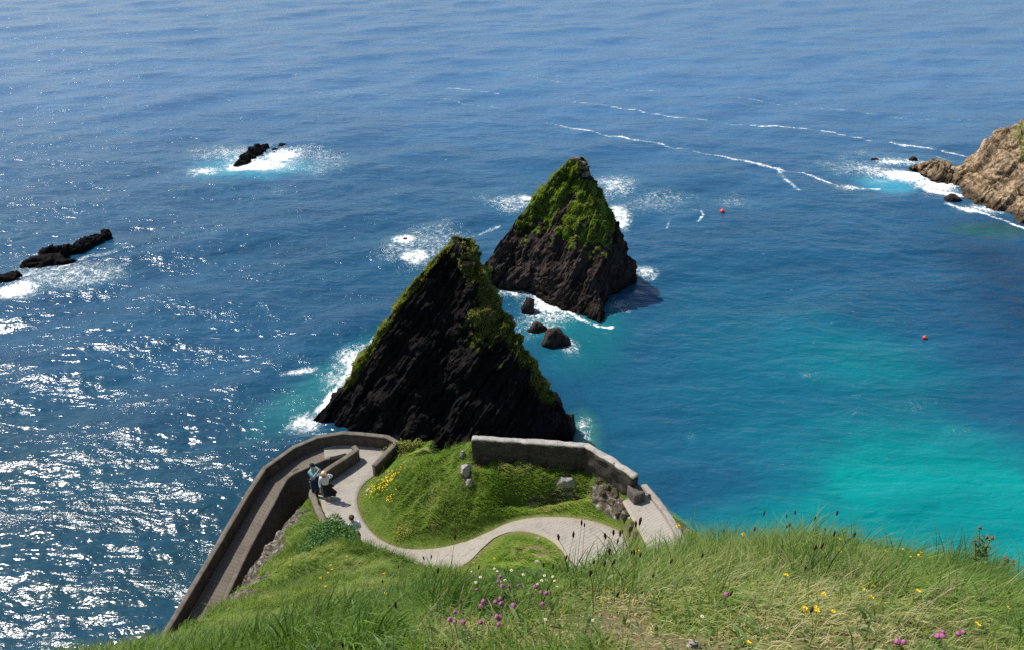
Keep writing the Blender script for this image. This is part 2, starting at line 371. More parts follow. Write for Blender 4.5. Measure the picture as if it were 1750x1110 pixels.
ctrl = [P(*c) for c in [
    (612, 790, 26.1), (650, 778, 26.0), (600, 776, 26.0),
    (650, 860, 27.7), (630, 835, 27.1), (640, 828, 27.3), (670, 812, 28.0), (700, 796, 28.7), (740, 782, 29.4), (800, 765, 30.5), (770, 800, 29.7), (720, 830, 28.9), (700, 870, 28.4),
    (760, 840, 29.4), (740, 880, 28.8), (800, 850, 29.4), (815, 785, 30.2), (900, 792, 30.1), (1000, 795, 30.0), (1060, 835, 30.0), (830, 815, 30.1), (900, 815, 30.0), (980, 812, 29.95),
    (900, 840, 29.6), (850, 880, 29.1), (900, 860, 29.3), (980, 850, 29.6), (1030, 860, 29.8), (1040, 885, 29.75), (820, 890, 28.9),
    (880, 930, 29.9), (850, 945, 29.5), (930, 940, 30.0), (880, 965, 30.9), (930, 975, 31.0), (820, 975, 30.0),
    (1110, 838, 30.2), (1160, 905, 31.0), (1030, 830, 30.25), (1075, 885, 30.45),
    (500, 875, 27.3), (525, 880, 27.6), (540, 900, 28.4), (560, 905, 29.5), (575, 897, 29.3), (600, 903, 29.9), (640, 932, 31.2), (665, 948, 31.9), (690, 968, 32.4),
    (540, 930, 30.8), (490, 915, 28.8), (600, 950, 32.4), (500, 960, 32.6), (450, 950, 29.5), (430, 995, 31.5), (560, 1000, 35.8), (480, 1015, 34.8), (650, 1000, 36.5),
    (415, 1035, 34.8), (600, 1040, 40.0), (520, 1048, 38.6), (440, 1062, 38.4), (700, 1000, 28.4), (745, 1003, 28.6), (790, 995, 28.9), (1000, 1000, 30.7), (1060, 990, 30.7), (818, 957, 29.0), (838, 930, 29.15), (808, 972, 28.95)]]
ctrl += [D(*c) for c in [(300, 1102, 3.8), (200, 1116, 3.9), (100, 1128, 3.8), (0, 1150, 3.6), (380, 1090, 3.8), (300, 1115, 5.2), (400, 1106, 6.2), (480, 1082, 3.8), (500, 1090, 6.6), (600, 1072, 5.8), (560, 1062, 3.8),
    (700, 1008, 3.9), (630, 1024, 4.6), (780, 1012, 3.75), (860, 1005, 3.7), (1000, 996, 3.8), (1080, 968, 4.0), (1200, 952, 4.3), (1330, 938, 4.5), (1500, 962, 4.5), (1640, 966, 4.25), (1700, 1000, 3.9), (1750, 1045, 3.6), (1850, 1110, 3.2)]]
ctrl += [np.array(c, float) for c in [
    (-3.5, 0, 47.8), (-3.5, 2, 46.0), (-2, 0, 48.3), (0, 0, 48.4), (2, 0, 48.5), (4, 0, 48.6), (-2, 2, 46.95), (0, 2, 47.35), (2, 2, 47.5), (4, 2, 47.5), (-2, -4, 49), (3, -4, 49.2), (0, 3, 46.66), (1.5, 3, 46.76),
    (0, 5, 44.2), (1.5, 5.3, 43.8), (3, 5.2, 43.5), (0, 7, 41.0), (2, 7.5, 40.2), (4, 6.5, 40.5), (-1, 10, 37.2), (2, 11, 36), (4, 10, 36),
    (-1, 14, 33.3), (2, 15, 32.0), (4, 15, 32.6), (-1.2, 17.5, 31.2), (5, 12, 34), (8, 2, 46), (8, 4, 43)]]
for L_, R_ in ((pL, pR),):
    for i in range(0, len(L_), 14):
        ctrl += [L_[i], R_[i]]
for i in range(0, 60, 12): ctrl += [sL[i], sR[i]]
ctrl = np.array(ctrl)
_, _u = np.unique(np.round(ctrl[:, :2], 1), axis=0, return_index=True); ctrl = ctrl[_u]
def phi(r): return r
_A = phi(np.hypot(ctrl[:, None, 0] - ctrl[None, :, 0], ctrl[:, None, 1] - ctrl[None, :, 1])) - 1e-2 * np.eye(len(ctrl))
_Q = np.c_[np.ones(len(ctrl)), ctrl[:, :2]]
_M = np.block([[_A, _Q], [_Q.T, np.zeros((3, 3))]])
_W = np.linalg.solve(_M, np.r_[ctrl[:, 2], 0, 0, 0])
def rbf(x, y):
    out = np.empty(len(x))
    for s in range(0, len(x), 40000):
        a, b = x[s:s + 40000], y[s:s + 40000]
        out[s:s + 40000] = phi(np.hypot(a[:, None] - ctrl[None, :, 0], b[:, None] - ctrl[None, :, 1])) @ _W[:-3] + _W[-3] + _W[-2] * a + _W[-1] * b
    return out

LAND = np.array([(-4.7, -5), (-4.4, 3.0), (-4.7, 4.5), (-5.3, 8), (-6.5, 12), (-7.6, 15.6), (-8.6, 19.8), (-8.8, 23.5), (-8.75, 25.4), (-8.45, 26.3), (-7.6, 27.9), (-7.2, 28.7),
    (-7.6, 30.2), (-5.4, 30.4), (-4.6, 30.3), (-3.9, 29.6), (-4.0, 28.2), (-4.6, 26.9), (-4.2, 26.2), (-2.9, 25.4), (-1.7, 24.9), (-1.0, 24.5), (2.6, 24.0), (4.6, 22.4), (5.3, 21.0), (6.0, 19.0), (6.3, 15), (5.4, 9.5),
    (4.9, 6.6), (5.3, 5.0), (7.5, 3.6), (11, .5), (12, -5)])
def poly_d(x, y, poly):          # signed distance, negative inside
    d = np.full(len(x), 1e9); ins = np.zeros(len(x), bool); n = len(poly)
    for i in range(n):
        a, b = poly[i], poly[(i + 1) % n]
        d = np.minimum(d, seg_d(x, y, a, b))
        c = ((a[1] > y) != (b[1] > y)) & (x < (b[0] - a[0]) * (y - a[1]) / (b[1] - a[1] + 1e-12) + a[0])
        ins ^= c
    return np.where(ins, -d, d)
def strip_info(x, y, L, R):
    m = (x > min(L[:, 0].min(), R[:, 0].min()) - 1.2) & (x < max(L[:, 0].max(), R[:, 0].max()) + 1.2) & (y > min(L[:, 1].min(), R[:, 1].min()) - 1.2) & (y < max(L[:, 1].max(), R[:, 1].max()) + 1.2)
    best = np.full(len(x), 1e9); z = np.zeros(len(x))
    if not m.any(): return best, z
    xi, yi = x[m], y[m]
    best[m] = poly_d(xi, yi, np.r_[L[::5, :2], L[-1:, :2], R[::-5, :2], R[:1, :2]])
    near = best[m] < 1.0; zi = np.zeros(len(xi)); wsum = np.zeros(len(xi)) + 1e-30; xa, ya = xi[near], yi[near]
    zz, ww = np.zeros(len(xa)), np.zeros(len(xa)) + 1e-30
    for s in range(0, len(L), 2):
        for t in (0, .25, .5, .75, 1):
            q = L[s] * (1 - t) + R[s] * t
            r2 = (xa - q[0]) ** 2 + (ya - q[1]) ** 2
            k = np.exp(-r2 / .02) + 1e-6 / (r2 ** 3 + 1e-4); zz += k * q[2]; ww += k
    zi[near] = zz / ww; z[m] = zi
    return best, z
PLAT = np.array([P(x, y, 26.0) for x, y in [(555, 782), (553, 764), (588, 757), (630, 760), (664, 764), (680, 774), (660, 795), (640, 815), (612, 800), (608, 780), (590, 773)]])
GULLY = np.r_[rR[::8, :2], LAND[3:12][:1], LAND[3:12][1:]]
def height(x, y, full=False):
    x = np.asarray(x, float); y = np.asarray(y, float)
    z = rbf(x, y)
    near = 1 - sst(5, 9, y)
    dp, zp = strip_info(x, y, pL, pR); ds, zs = strip_info(x, y, sL, sR)
    dq = poly_d(x, y, PLAT[:, :2])
    off = sst(.3, 1.3, np.minimum(np.minimum(dp, ds), dq))
    amp = (.045 * near + .16 * (1 - near)) * off
    z = z + amp * (fbm(x * 1.3, y * 1.3, seed=61, o=3) + .5 * fbm(x * 3.2, y * 3.2, seed=62, o=3) * (1 + near))
    # tussocks leaning away from the wind on the slopes
    tus = (1 - np.abs(fbm(x * 1.9 + y * .8, y * 1.5 - x * .5, seed=63, o=3))) ** 2
    z = z + .26 * (1 - near) * off * (tus - .5)
    # undercut bank and stony shelf below the long wall
    bank = np.exp(-((y - 22.55 + .15 * vn(x * 1.4, x * 0, seed=5)) / .28) ** 2) * sst(-.9, -.2, x) * (1 - sst(2.6, 3.3, x))
    z = z - .62 * bank
    for d, zz, g in ((dp, zp, .6), (ds, zs, .35)):
        k = 1 - sst(.06, g, d); z = z * (1 - k) + (zz - .035) * k
    k = 1 - sst(0, .12, dq); z = z * (1 - k) + 25.93 * k
    d = poly_d(x, y, LAND) + .25 * fbm(x * .9, y * .9, seed=64, o=3) * off
    out = np.maximum(d, 0)
    spur = sst(12, 15, y) * (1 - sst(24.5, 26, y)) * (x < 0)
    front = (x > 1) * (y < 20)
    k1 = 3.2 * (1 - spur) + 1.75 * spur
    rk = fbm(x * 1.1 + z * .2, y * 1.1, seed=65, o=4)
    drop = np.where(out < 2.2, out * k1, 2.2 * k1 + (out - 2.2) * 3.6)
    z = z - drop * (1 + .28 * rk * sst(0, .6, out))
    z = np.maximum(z, -2.5)
    gl = (x < -5) & (x > -15) & (y > 11) & (y < 31)
    if gl.any():
        dg = np.full(len(x), 9.0); dg[gl] = poly_d(x[gl], y[gl], GULLY)
        fl = 20.5 + .08 * (y - 15) + .5 * fbm(x * 1.5, y * 1.5, seed=68)
        dg = np.where((x > -11) & (x < -6.4) & (y > 25.6) & (y < 29.6), -1, dg)
        z = np.where(dg < .15, np.maximum(z, fl), z)
    if full: return z, d, dp, ds, dq
    return z

def mat_land():
    n = N('turf_and_soil', .95, .12); o = n.obj()
    g = n.noise(o, 1.2, 5, .6); g2 = n.noise(o, 9, 5, .65); g3 = n.noise(o, 60, 3, .6)
    mixn = n.math('ADD', n.math('MULTIPLY', g, .5), n.math('ADD', n.math('MULTIPLY', g2, .35), n.math('MULTIPLY', g3, .15)))
    grass = n.ramp(mixn, [(.32, (.045, .075, .012)), (.5, (.095, .15, .022)), (.66, (.19, .20, .055))])
    dry = n.ramp(g3, [(.3, (.12, .085, .045)), (.7, (.30, .235, .13))])
    c = n.mix(n.attr('dry'), grass, dry)
    stone = n.noise(n.mapping(o, (1.5, 1.5, 5), (.4, .5, .2)), 1.6, 8, .75)
    sc_ = n.ramp(stone, [(.34, (.018, .016, .014)), (.5, (.09, .075, .055)), (.62, (.34, .31, .27)), (.74, (.62, .60, .56))])
    r = n.math('ADD', n.attr('rock'), n.math('MULTIPLY', n.math('SUBTRACT', g2, .5), .9))
    c = n.mix(n.ramp(r, [(.42, 0.0), (.55, 1.0)]), c, sc_)
    nb = n.bump(g2, .6, .10); nb = n.bump(g3, .6, .02, nb); nb = n.bump(stone, .5, .12, nb)
    return n.done(c, nb)
def gauss(x, y, px, py, z, r):
    c = P(px, py, z); return np.exp(-((x - c[0]) ** 2 + (y - c[1]) ** 2) / (r * r))
def land_masks(x, y, d, dp):
    rock = sst(-.05, .35, d); bk = np.exp(-((y - 22.62) / .22) ** 2) * sst(-.9, -.2, x) * (1 - sst(2.4, 3.0, x)); rock = np.maximum(rock, .52 * bk + .5 * bk * vn(x * 2.5, y * 2.5, seed=72))
    rock = np.maximum(rock, .85 * gauss(x, y, 795, 800, 30.0, .32)); rock = np.maximum(rock, .9 * gauss(x, y, 965, 820, 29.9, .45))
    rock = np.maximum(rock, .7 * gauss(x, y, 795, 815, 29.9, .25)); rock = np.maximum(rock, .75 * gauss(x, y, 955, 845, 29.6, .3))
    rock = np.maximum(rock, .6 * gauss(x, y, 632, 838, 27.2, .25))
    strip = sst(0, .1, -np.abs(((x - 4.15) * .78 + (y - 21.0) * .62)) + .42) * (y > 19) * (y < 22.8) * (x > 2.9)
    rock = np.maximum(rock, strip)
    lf = sst(-.75, -.1, d + .5 * vn(x * 1.1, y * 1.1, seed=71)) * sst(12, 13.5, y) * (1 - sst(24, 25, y)) * (x < -4)
    rock = np.maximum(rock, lf * .9)
    dry = np.zeros(len(x))
    for px, py, z, r, a in [(1050, 1100, 47.2, .42, 1), (1000, 1108, 47.3, .4, .9), (780, 1090, 47.0, .3, .8), (1190, 1085, 47.3, .35, .6), (1560, 1090, 47.3, .5, .45),
                            (915, 943, 30.0, .75, 1.0), (1020, 1104, 47.3, .5, 1), (700, 800, 28.7, .35, .3), (745, 845, 29.2, .5, .4), (1160, 1040, 47.0, .3, .6), (1100, 1110, 47.4, .5, .9), (1450, 1110, 47.6, .6, .6)]:
        dry = np.maximum(dry, a * gauss(x, y, px, py, z, r))
    dry = dry * sst(-.5, .2, vn(x * 4, y * 4, seed=77)) + .35 * (dp < .16) * (dp > -.3)
    return np.clip(rock, 0, 1), np.clip(dry, 0, 1)
def build_land():
    xs = np.unique(np.r_[np.arange(-22, -10, .2), np.arange(-10, 7, .07), np.arange(7, 24, .3)])
    ys = np.unique(np.r_[np.arange(-5, 1, .3), np.arange(1, 8, .06), np.arange(8, 31, .09), np.arange(31, 44, .3)])
    X, Y = np.meshgrid(xs, ys, indexing='ij'); X = X.ravel(); Y = Y.ravel()
    Z, d, dp, ds, dq = height(X, Y, True)
    rock, dry = land_masks(X, Y, d, dp)
    # ledges: push cliff faces sideways
    cl = sst(.3, 1.2, d); st = fbm(X * .7, Y * .7, Z * 1.6, seed=70, o=4)
    V = np.stack([X + .35 * cl * st, Y + .35 * cl * st, Z], 1)
    o = mesh_np('headland', V, grid_faces(len(xs), len(ys)), mat_land(), attrs={'rock': rock, 'dry': dry}, smooth=True)
    o['kind'] = 'structure'
    return o
build_land()

# ------------------------------------------------------------------ paved path, side path, ramp
def mat_paving(name, c1, c2, line, rows=.085, depth=.4, lines=.7):
    n = N(name, .9, .2); o = n.obj(); uv = n.n('UVMap').outputs[0]
    wv = n.n('TexWave'); wv.wave_type = 'BANDS'; wv.bands_direction = 'Y'; wv.wave_profile = 'SAW'
    wv.inputs['Scale'].default_value = .314 / rows * .5; wv.inputs['Distortion'].default_value = .8; wv.inputs['Detail'].default_value = 2; wv.inputs['Detail Scale'].default_value = 2
    n.l(uv, wv.inputs['Vector'])
    f = n.noise(o, .9, 6, .6); g = n.noise(o, 40, 4, .65); g4 = n.noise(o, 7, 4, .65)
    c = n.mix(n.ramp(f, [(.3, 0.0), (.7, 1.0)]), c1, c2)
    c = n.mix(n.math('MULTIPLY', n.ramp(wv.outputs[1], [(.0, 1.0), (.28, 0.0)]), lines), c, line)
    c = n.mix(.45, c, n.ramp(g, [(.3, tuple(x * .62 for x in c1)), (.7, tuple(min(1, x * 1.45) for x in c2))]))
    c = n.mix(n.ramp(n.noise(o, 2.2, 7, .7), [(.50, 0.0), (.68, .45)]), c, tuple(x * .55 for x in c1))
    c = n.mix(n.ramp(g4, [(.56, 0.0), (.72, .5)]), c, tuple(x * .45 for x in c1))
    sx = n.n('SeparateXYZ'); n.l(uv, sx.inputs[0])
    e = n.math('ABSOLUTE', n.math('SUBTRACT', sx.outputs[2] if False else n.attr('side'), .5))
    c = n.mix(n.ramp(n.math('ADD', e, n.math('MULTIPLY', n.math('SUBTRACT', g4, .5), .15)), [(.40, 0.0), (.5, .75)]), c, (.36, .31, .22))
    nb = n.bump(wv.outputs[1], depth, .02); nb = n.bump(g, .4, .02, nb)
    return n.done(c, nb)
def strip_mesh(name, L, R, mat, nw=9, dz=0.0, camber=0.0, parent=None):
    n = len(L); t = np.r_[-.012, np.linspace(0, 1, nw), 1.012][None, :, None]; nw += 2
    V = L[:, None] * (1 - t) + R[:, None] * t
    V[:, [0, -1], 2] -= .22
    V[..., 2] += dz + camber * (1 - (2 * t[..., 0] - 1) ** 2)
    C = (L + R) / 2; s = np.r_[0, np.cumsum(np.linalg.norm(np.diff(C, axis=0), axis=1))]
    wd = np.hypot(*(L - R)[:, :2].T)
    uv = np.stack([np.broadcast_to(t[..., 0] * wd[:, None], (n, nw)), np.broadcast_to(s[:, None], (n, nw))], -1).reshape(-1, 2)
    side = np.broadcast_to(t[..., 0], (n, nw)).ravel()
    V = V.reshape(-1, 3)
    if name in ('footpath', 'side_path'):
        zs_ = strip_info(V[:, 0], V[:, 1], L, R)[1]; sk_ = np.tile(np.r_[.22, np.zeros(nw - 2), .22], n); V[:, 2] = np.where(zs_ > 1, zs_, V[:, 2]) - sk_
    V[:, 2] += .012 * fbm(V[:, 0] * 2, V[:, 1] * 2, seed=90)
    F = grid_faces(n, nw)
    a, b, c_ = V[F[0][0]], V[F[0][1]], V[F[0][2]]
    if np.cross(b - a, c_ - a)[2] < 0: F = F[:, ::-1]
    o = mesh_np(name, V, F, mat, parent, uv=uv, attrs={'side': side}, smooth=True)
    if not parent: o['kind'] = 'structure'
    return o
m_pave = mat_paving('ribbed_concrete', (.265, .238, .205), (.345, .312, .270), (.13, .112, .098))
m_ramp = mat_paving('worn_ribbed_concrete', (.125, .104, .083), (.175, .147, .118), (.05, .04, .031), lines=.85)
strip_mesh('footpath', pL, pR, m_pave, dz=0.0)
strip_mesh('side_path', sL, sR, m_pave, dz=0.0)
def slab(name, poly, z, mat, drop=.3):
    bm = bmesh.new(); vs = [bm.verts.new((p[0], p[1], z)) for p in poly]; f = bm.faces.new(vs)
    if f.normal.z < 0: f.normal_flip()
    bm.normal_update()
    r = bmesh.ops.extrude_face_region(bm, geom=[f]); 
    for v in [g for g in r['geom'] if isinstance(g, bmesh.types.BMVert)]: v.co.z -= drop
    bmesh.ops.recalc_face_normals(bm, faces=bm.faces)
    me = bpy.data.meshes.new(name); bm.to_mesh(me); bm.free(); me.materials.append(mat)
    a = me.attributes.new('side', 'FLOAT', 'POINT'); a.data.foreach_set('value', np.full(len(me.vertices), .5, np.float32))
    ul = me.uv_layers.new(name='uv')
    for lp in me.loops: c = me.vertices[lp.vertex_index].co; ul.data[lp.index].uv = (c.x * .9 + c.y * .3, c.y * .9 - c.x * .3)
    return link(bpy.data.objects.new(name, me))
o = slab('landing', PLAT, 25.985, m_pave, .2); o['kind'] = 'structure'

# the ramp: paved surface on a masonry causeway
m_stone = mat_wall('sea_wall_masonry', (.075, .062, .05), (.115, .098, .08), moss=.35)
m_cop = mat_wall('weathered_coping', (.16, .137, .11), (.21, .182, .148), bs=(.9, .4), moss=.2)
strip_mesh('ramp', rL, rR, m_ramp, dz=0.0)
def offset(line, d):              # d > 0: to the left of travel, in plan
    t = np.gradient(line[:, :2], axis=0); t /= np.linalg.norm(t, axis=1)[:, None]
    o = line.copy(); o[:, 0] += -t[:, 1] * d; o[:, 1] += t[:, 0] * d
    return o
def wall_mesh(name, line, th, z0, z1, mat, parent=None, rough=.01, nz=7, seed=0, d0=0.0):
    """line (n,3); z0/z1 arrays or floats relative to line z; thickness th to both sides of the line"""
    A = offset(line, th / 2); B = offset(line, -th / 2); n = len(line)
    z0 = np.broadcast_to(z0, n); z1 = np.broadcast_to(z1, n)
    t = np.linspace(0, 1, nz)
    ring = []
    for q in t: ring.append(np.c_[A[:, :2], line[:, 2] + z0 + (z1 - z0) * q])
    for q in (.25, .5, .75):
        p = A * (1 - q) + B * q; ring.append(np.c_[p[:, :2], line[:, 2] + z1 + .012])
    for q in t[::-1]: ring.append(np.c_[B[:, :2], line[:, 2] + z0 + (z1 - z0) * q])
    V = np.stack(ring, 1); m = V.shape[1]
    s = np.r_[0, np.cumsum(np.linalg.norm(np.diff(line[:, :2], axis=0), axis=1))]
    per = np.r_[np.linspace(0, 1, nz), [1, 1, 1], np.linspace(1, 0, nz)]
    hgt = per[None, :] * (z1 - z0)[:, None]
    hgt[:, nz:nz + 3] += np.array([.25, .5, .75])[None] * th
    uv = np.stack([np.broadcast_to(s[:, None], (n, m)), hgt], -1).reshape(-1, 2)
    V = V.reshape(-1, 3)
    nn = np.stack([fbm(V[:, 0] * 4, V[:, 1] * 4, V[:, 2] * 4, seed=seed + k, o=3) for k in range(3)], 1)
    V = V + rough * nn
    F = grid_faces(n, m, False)
    wrap = np.stack([np.arange(n - 1) * m + m - 1, np.arange(n - 1) * m, (np.arange(n - 1) + 1) * m, (np.arange(n - 1) + 1) * m + m - 1], 1)
    fl = [np.r_[F, wrap]]
    fl.append(np.arange(m)[None, :]); fl.append((np.arange(m)[::-1] + (n - 1) * m)[None, :])
    o = mesh_np(name, V, fl, mat, parent, uv=uv)
    bm = bmesh.new(); bm.from_mesh(o.data); bmesh.ops.recalc_face_normals(bm, faces=bm.faces); bm.to_mesh(o.data); bm.free()
    return o
def poly_line(pts, step=.2):
    pts = np.asarray(pts, float); out = [pts[0]]
    for a, b in zip(pts[:-1], pts[1:]):
        k = max(1, int(round(np.linalg.norm((b - a)[:2]) / step)))
        out += [a + (b - a) * i / k for i in range(1, k + 1)]
    return np.array(out)
cause = empty('causeway', tuple(P(430, 900, 24)))
cause.location.z = 0
tag(cause, 'dark masonry causeway carrying the sloping ramp down along the sea, above a deep gap', 'causeway')
# masonry body below the ramp (children keep world coordinates through an inverse offset)
def world_child(o, parent):
    o.parent = parent; o.location = -Vector(parent.location); return o
body_line = (rL + rR) / 2
hw = np.hypot(*(rL - rR)[:, :2].T)
A = offset(rL, 0.0); 
def solid_between(name, L, R, ztop, zbot, mat):
    n = len(L); V = []; nz = 14
    zt = (L[:, 2] + R[:, 2]) / 2 + ztop
    cols_ = []
    for q in np.linspace(0, 1, nz): cols_.append(np.c_[L[:, :2], zbot + (zt - zbot) * q])
    for q in np.linspace(0, 1, nz)[::-1]: cols_.append(np.c_[R[:, :2], zbot + (zt - zbot) * q])
    V = np.stack(cols_, 1); m = V.shape[1]
    s = np.r_[0, np.cumsum(np.linalg.norm(np.diff(L[:, :2], axis=0), axis=1))]
    uv = np.stack([np.broadcast_to(s[:, None], (n, m)), V[..., 2]], -1).reshape(-1, 2)
    V = V.reshape(-1, 3); V = V + .04 * np.stack([fbm(V[:, 0] * 3, V[:, 1] * 3, V[:, 2] * 3, seed=300 + k, o=3) for k in range(3)], 1) * (np.abs(V[:, 2:3] - np.repeat(zt, m)[:, None]) > .3)
    return mesh_np(name, V, [grid_faces(n, m), np.arange(m)[None, :], (np.arange(m)[::-1] + (n - 1) * m)[None, :]], mat, uv=uv)
Lo = offset(rL, -.02); 
sgn = 1 if np.linalg.norm(offset(rL, .3)[50, :2] - rR[50, :2]) > hw[50] else -1   # +: away from the ramp
Lout = offset(rL, sgn * .30); Rout = offset(rR, -sgn * .24)
b_ = solid_between('masonry', Lout, Rout, -.03, -1.5, m_stone); world_child(b_, cause)
pb = slab('landing_masonry', PLAT, 25.80, m_stone, 27.0); world_child(pb, cause)
k_ = wall_mesh('kerb', offset(rR, -sgn * .13), .20, -.02, .07, m_cop, seed=4); world_child(k_, cause)

# parapets
line = [P(262, 1150, 22.3)]
Lpar = offset(rL, sgn * .12)[::-1]
far = [P(588, 757, 26), P(630, 760, 26), P(664, 764, 26), P(680, 773, 26), P(641, 814, 26.2)]
Lp = [Lpar[i] for i in (0, 14, 28, 42, 57, 71, 86, 104, 121, 134)] + far
Lp = poly_line(Lp, .18)
par = empty('parapet_wall', (Lp[60][0], Lp[60][1], Lp[60][2]))
tag(par, 'long angled concrete parapet along the sea side of the ramp and round the hairpin landing', 'parapet')
world_child(wall_mesh('wall_face', Lp, .18, -.3, .60, mat_wall('parapet_concrete', (.10, .082, .065), (.135, .112, .09), bs=(2.0, .5), moss=.4), seed=11), par)
world_child(wall_mesh('coping', Lp, .24, .60, .66, m_cop, nz=2, seed=12), par)
inn = poly_line([P(606, 779, 26.0), P(612, 785, 26.05), P(593, 799, 26.15), P(572, 812, 26.3), P(543, 833, 26.5), P(535, 842, 26.55)], .12)
pw = empty('parapet_wall', tuple(inn[3]))
tag(pw, 'short concrete parapet beside the two people, between the upper path and the dark gap', 'parapet')
world_child(wall_mesh('wall_face', inn, .18, -.6, .56, bpy.data.materials['parapet_concrete'], seed=13), pw)
world_child(wall_mesh('coping', inn, .24, .56, .62, m_cop, nz=2, seed=14), pw)
kb = poly_line([P(535, 841, 26.55), P(534, 850, 26.65), P(541, 868, 26.85), P(552, 890, 27.1), P(570, 912, 27.25)], .15)
kw = wall_mesh('kerb_wall', kb, .26, -.6, .20, m_cop, rough=.05, seed=15)
tag(kw, 'low pale stone kerb wall at the path edge, running from the parapet to the grassy spur', 'kerb wall')
# the long stone wall on top of the mound
wl = poly_line([P(808, 785, 30.2), P(900, 790, 30.1), P(1000, 798, 30.0), P(1040, 822, 30.05), P(1083, 852, 30.1)], .12)
sw = empty('stone_wall', tuple(wl[20]))
tag(sw, 'long dark stone wall with pale lichened top above the grassy mound', 'wall')
m_sw = mat_wall('rubble_stone', (.050, .043, .037), (.125, .108, .09), bs=(.28, .10), moss=.25)
m_sc = mat_wall('lichened_coping', (.36, .335, .30), (.50, .47, .42), bs=(.5, .3), moss=.12)
world_child(wall_mesh('wall_face', wl, .28, -.5, 1.02, m_sw, rough=.09, nz=14, seed=21), sw)
world_child(wall_mesh('coping', wl, .30, 1.02, 1.09, m_sc, rough=.05, nz=2, seed=22), sw)
be = wl[-1]; pier = poly_line([be + np.array([-.08, .1, 0]), be + np.array([.13, -.42, 0])], .1)
world_child(wall_mesh('end_pier', pier, .42, -.4, .62, mat_wall('end_pier_stone', (.12, .105, .09), (.17, .15, .13), moss=.2), rough=.05, seed=23), sw)
# concrete edging on the sea side of the side path
el = poly_line([sR[i] + np.array([.06, .03, 0]) for i in range(0, 60, 6)], .2)
ew = wall_mesh('edging', el, .22, -.5, .12, mat_wall('edging_concrete', (.30, .27, .24), (.38, .34, .30), bs=(1.5, .5), moss=.1), rough=.02, seed=25)
tag(ew, 'low pale concrete edging on the sea side of the side path below the long wall', 'edging')
# ------------------------------------------------------------------ sea stacks and rocks
def resample(col, n):
    col = np.asarray(col, float); d = np.r_[0, np.cumsum(np.linalg.norm(np.diff(col, axis=0), axis=1))]
    s = np.linspace(0, d[-1], n); return np.stack([np.interp(s, d, col[:, k]) for k in range(3)], 1)
def normals(V):                    # V (nu, nv, 3)
    du = np.gradient(V, axis=0); dv = np.gradient(V, axis=1); n = np.cross(du, dv)
    return n / (np.linalg.norm(n, axis=-1, keepdims=True) + 1e-9)
def strata(p, nd, ud, f=1.0, seed=0, o=5, along=.085):
    nd = np.array(nd, float); nd /= np.linalg.norm(nd); ud = np.array(ud, float); ud -= nd * (ud @ nd); ud /= np.linalg.norm(ud); wd = np.cross(nd, ud)
    s, u, w_ = p @ nd, p @ ud, p @ wd
    wob = .6 * vn(s * .15, u * .12, w_ * .12, seed + 50)
    r, a, tt, ff = 0, 1.0, 0, f
    for i in range(o):
        q = vn((s + wob) * ff, u * ff * along, w_ * ff * along * 1.6, seed + i)
        r = r + a * (1 - 2 * np.abs(q)) if i % 2 else r + a * q
        tt += a; a *= .56; ff *= 2.05
    return r / tt
def slabs(p, nd, ud, fs, fu, seed):
    nd = np.array(nd, float); nd /= np.linalg.norm(nd); ud = np.array(ud, float); ud -= nd * (ud @ nd); ud /= np.linalg.norm(ud); wd = np.cross(nd, ud)
    s, u, w_ = p @ nd, p @ ud, p @ wd
    k = np.floor((s + .5 * vn(s * .3, u * .12, w_ * .3, seed + 70) + .10 * vn(u * 1.1, w_ * 1.1, s * 0, seed + 71)) * fs)
    ku = np.floor(u * fu + 7 * _h(k, k * 0, k * 0, seed + 72)); kw = np.floor(w_ * fu * 1.7 + 5 * _h(k, k * 0 + 1, k * 0, seed + 73))
    return _h(k, ku, kw, seed + 74), _h(k, ku, kw, seed + 75)
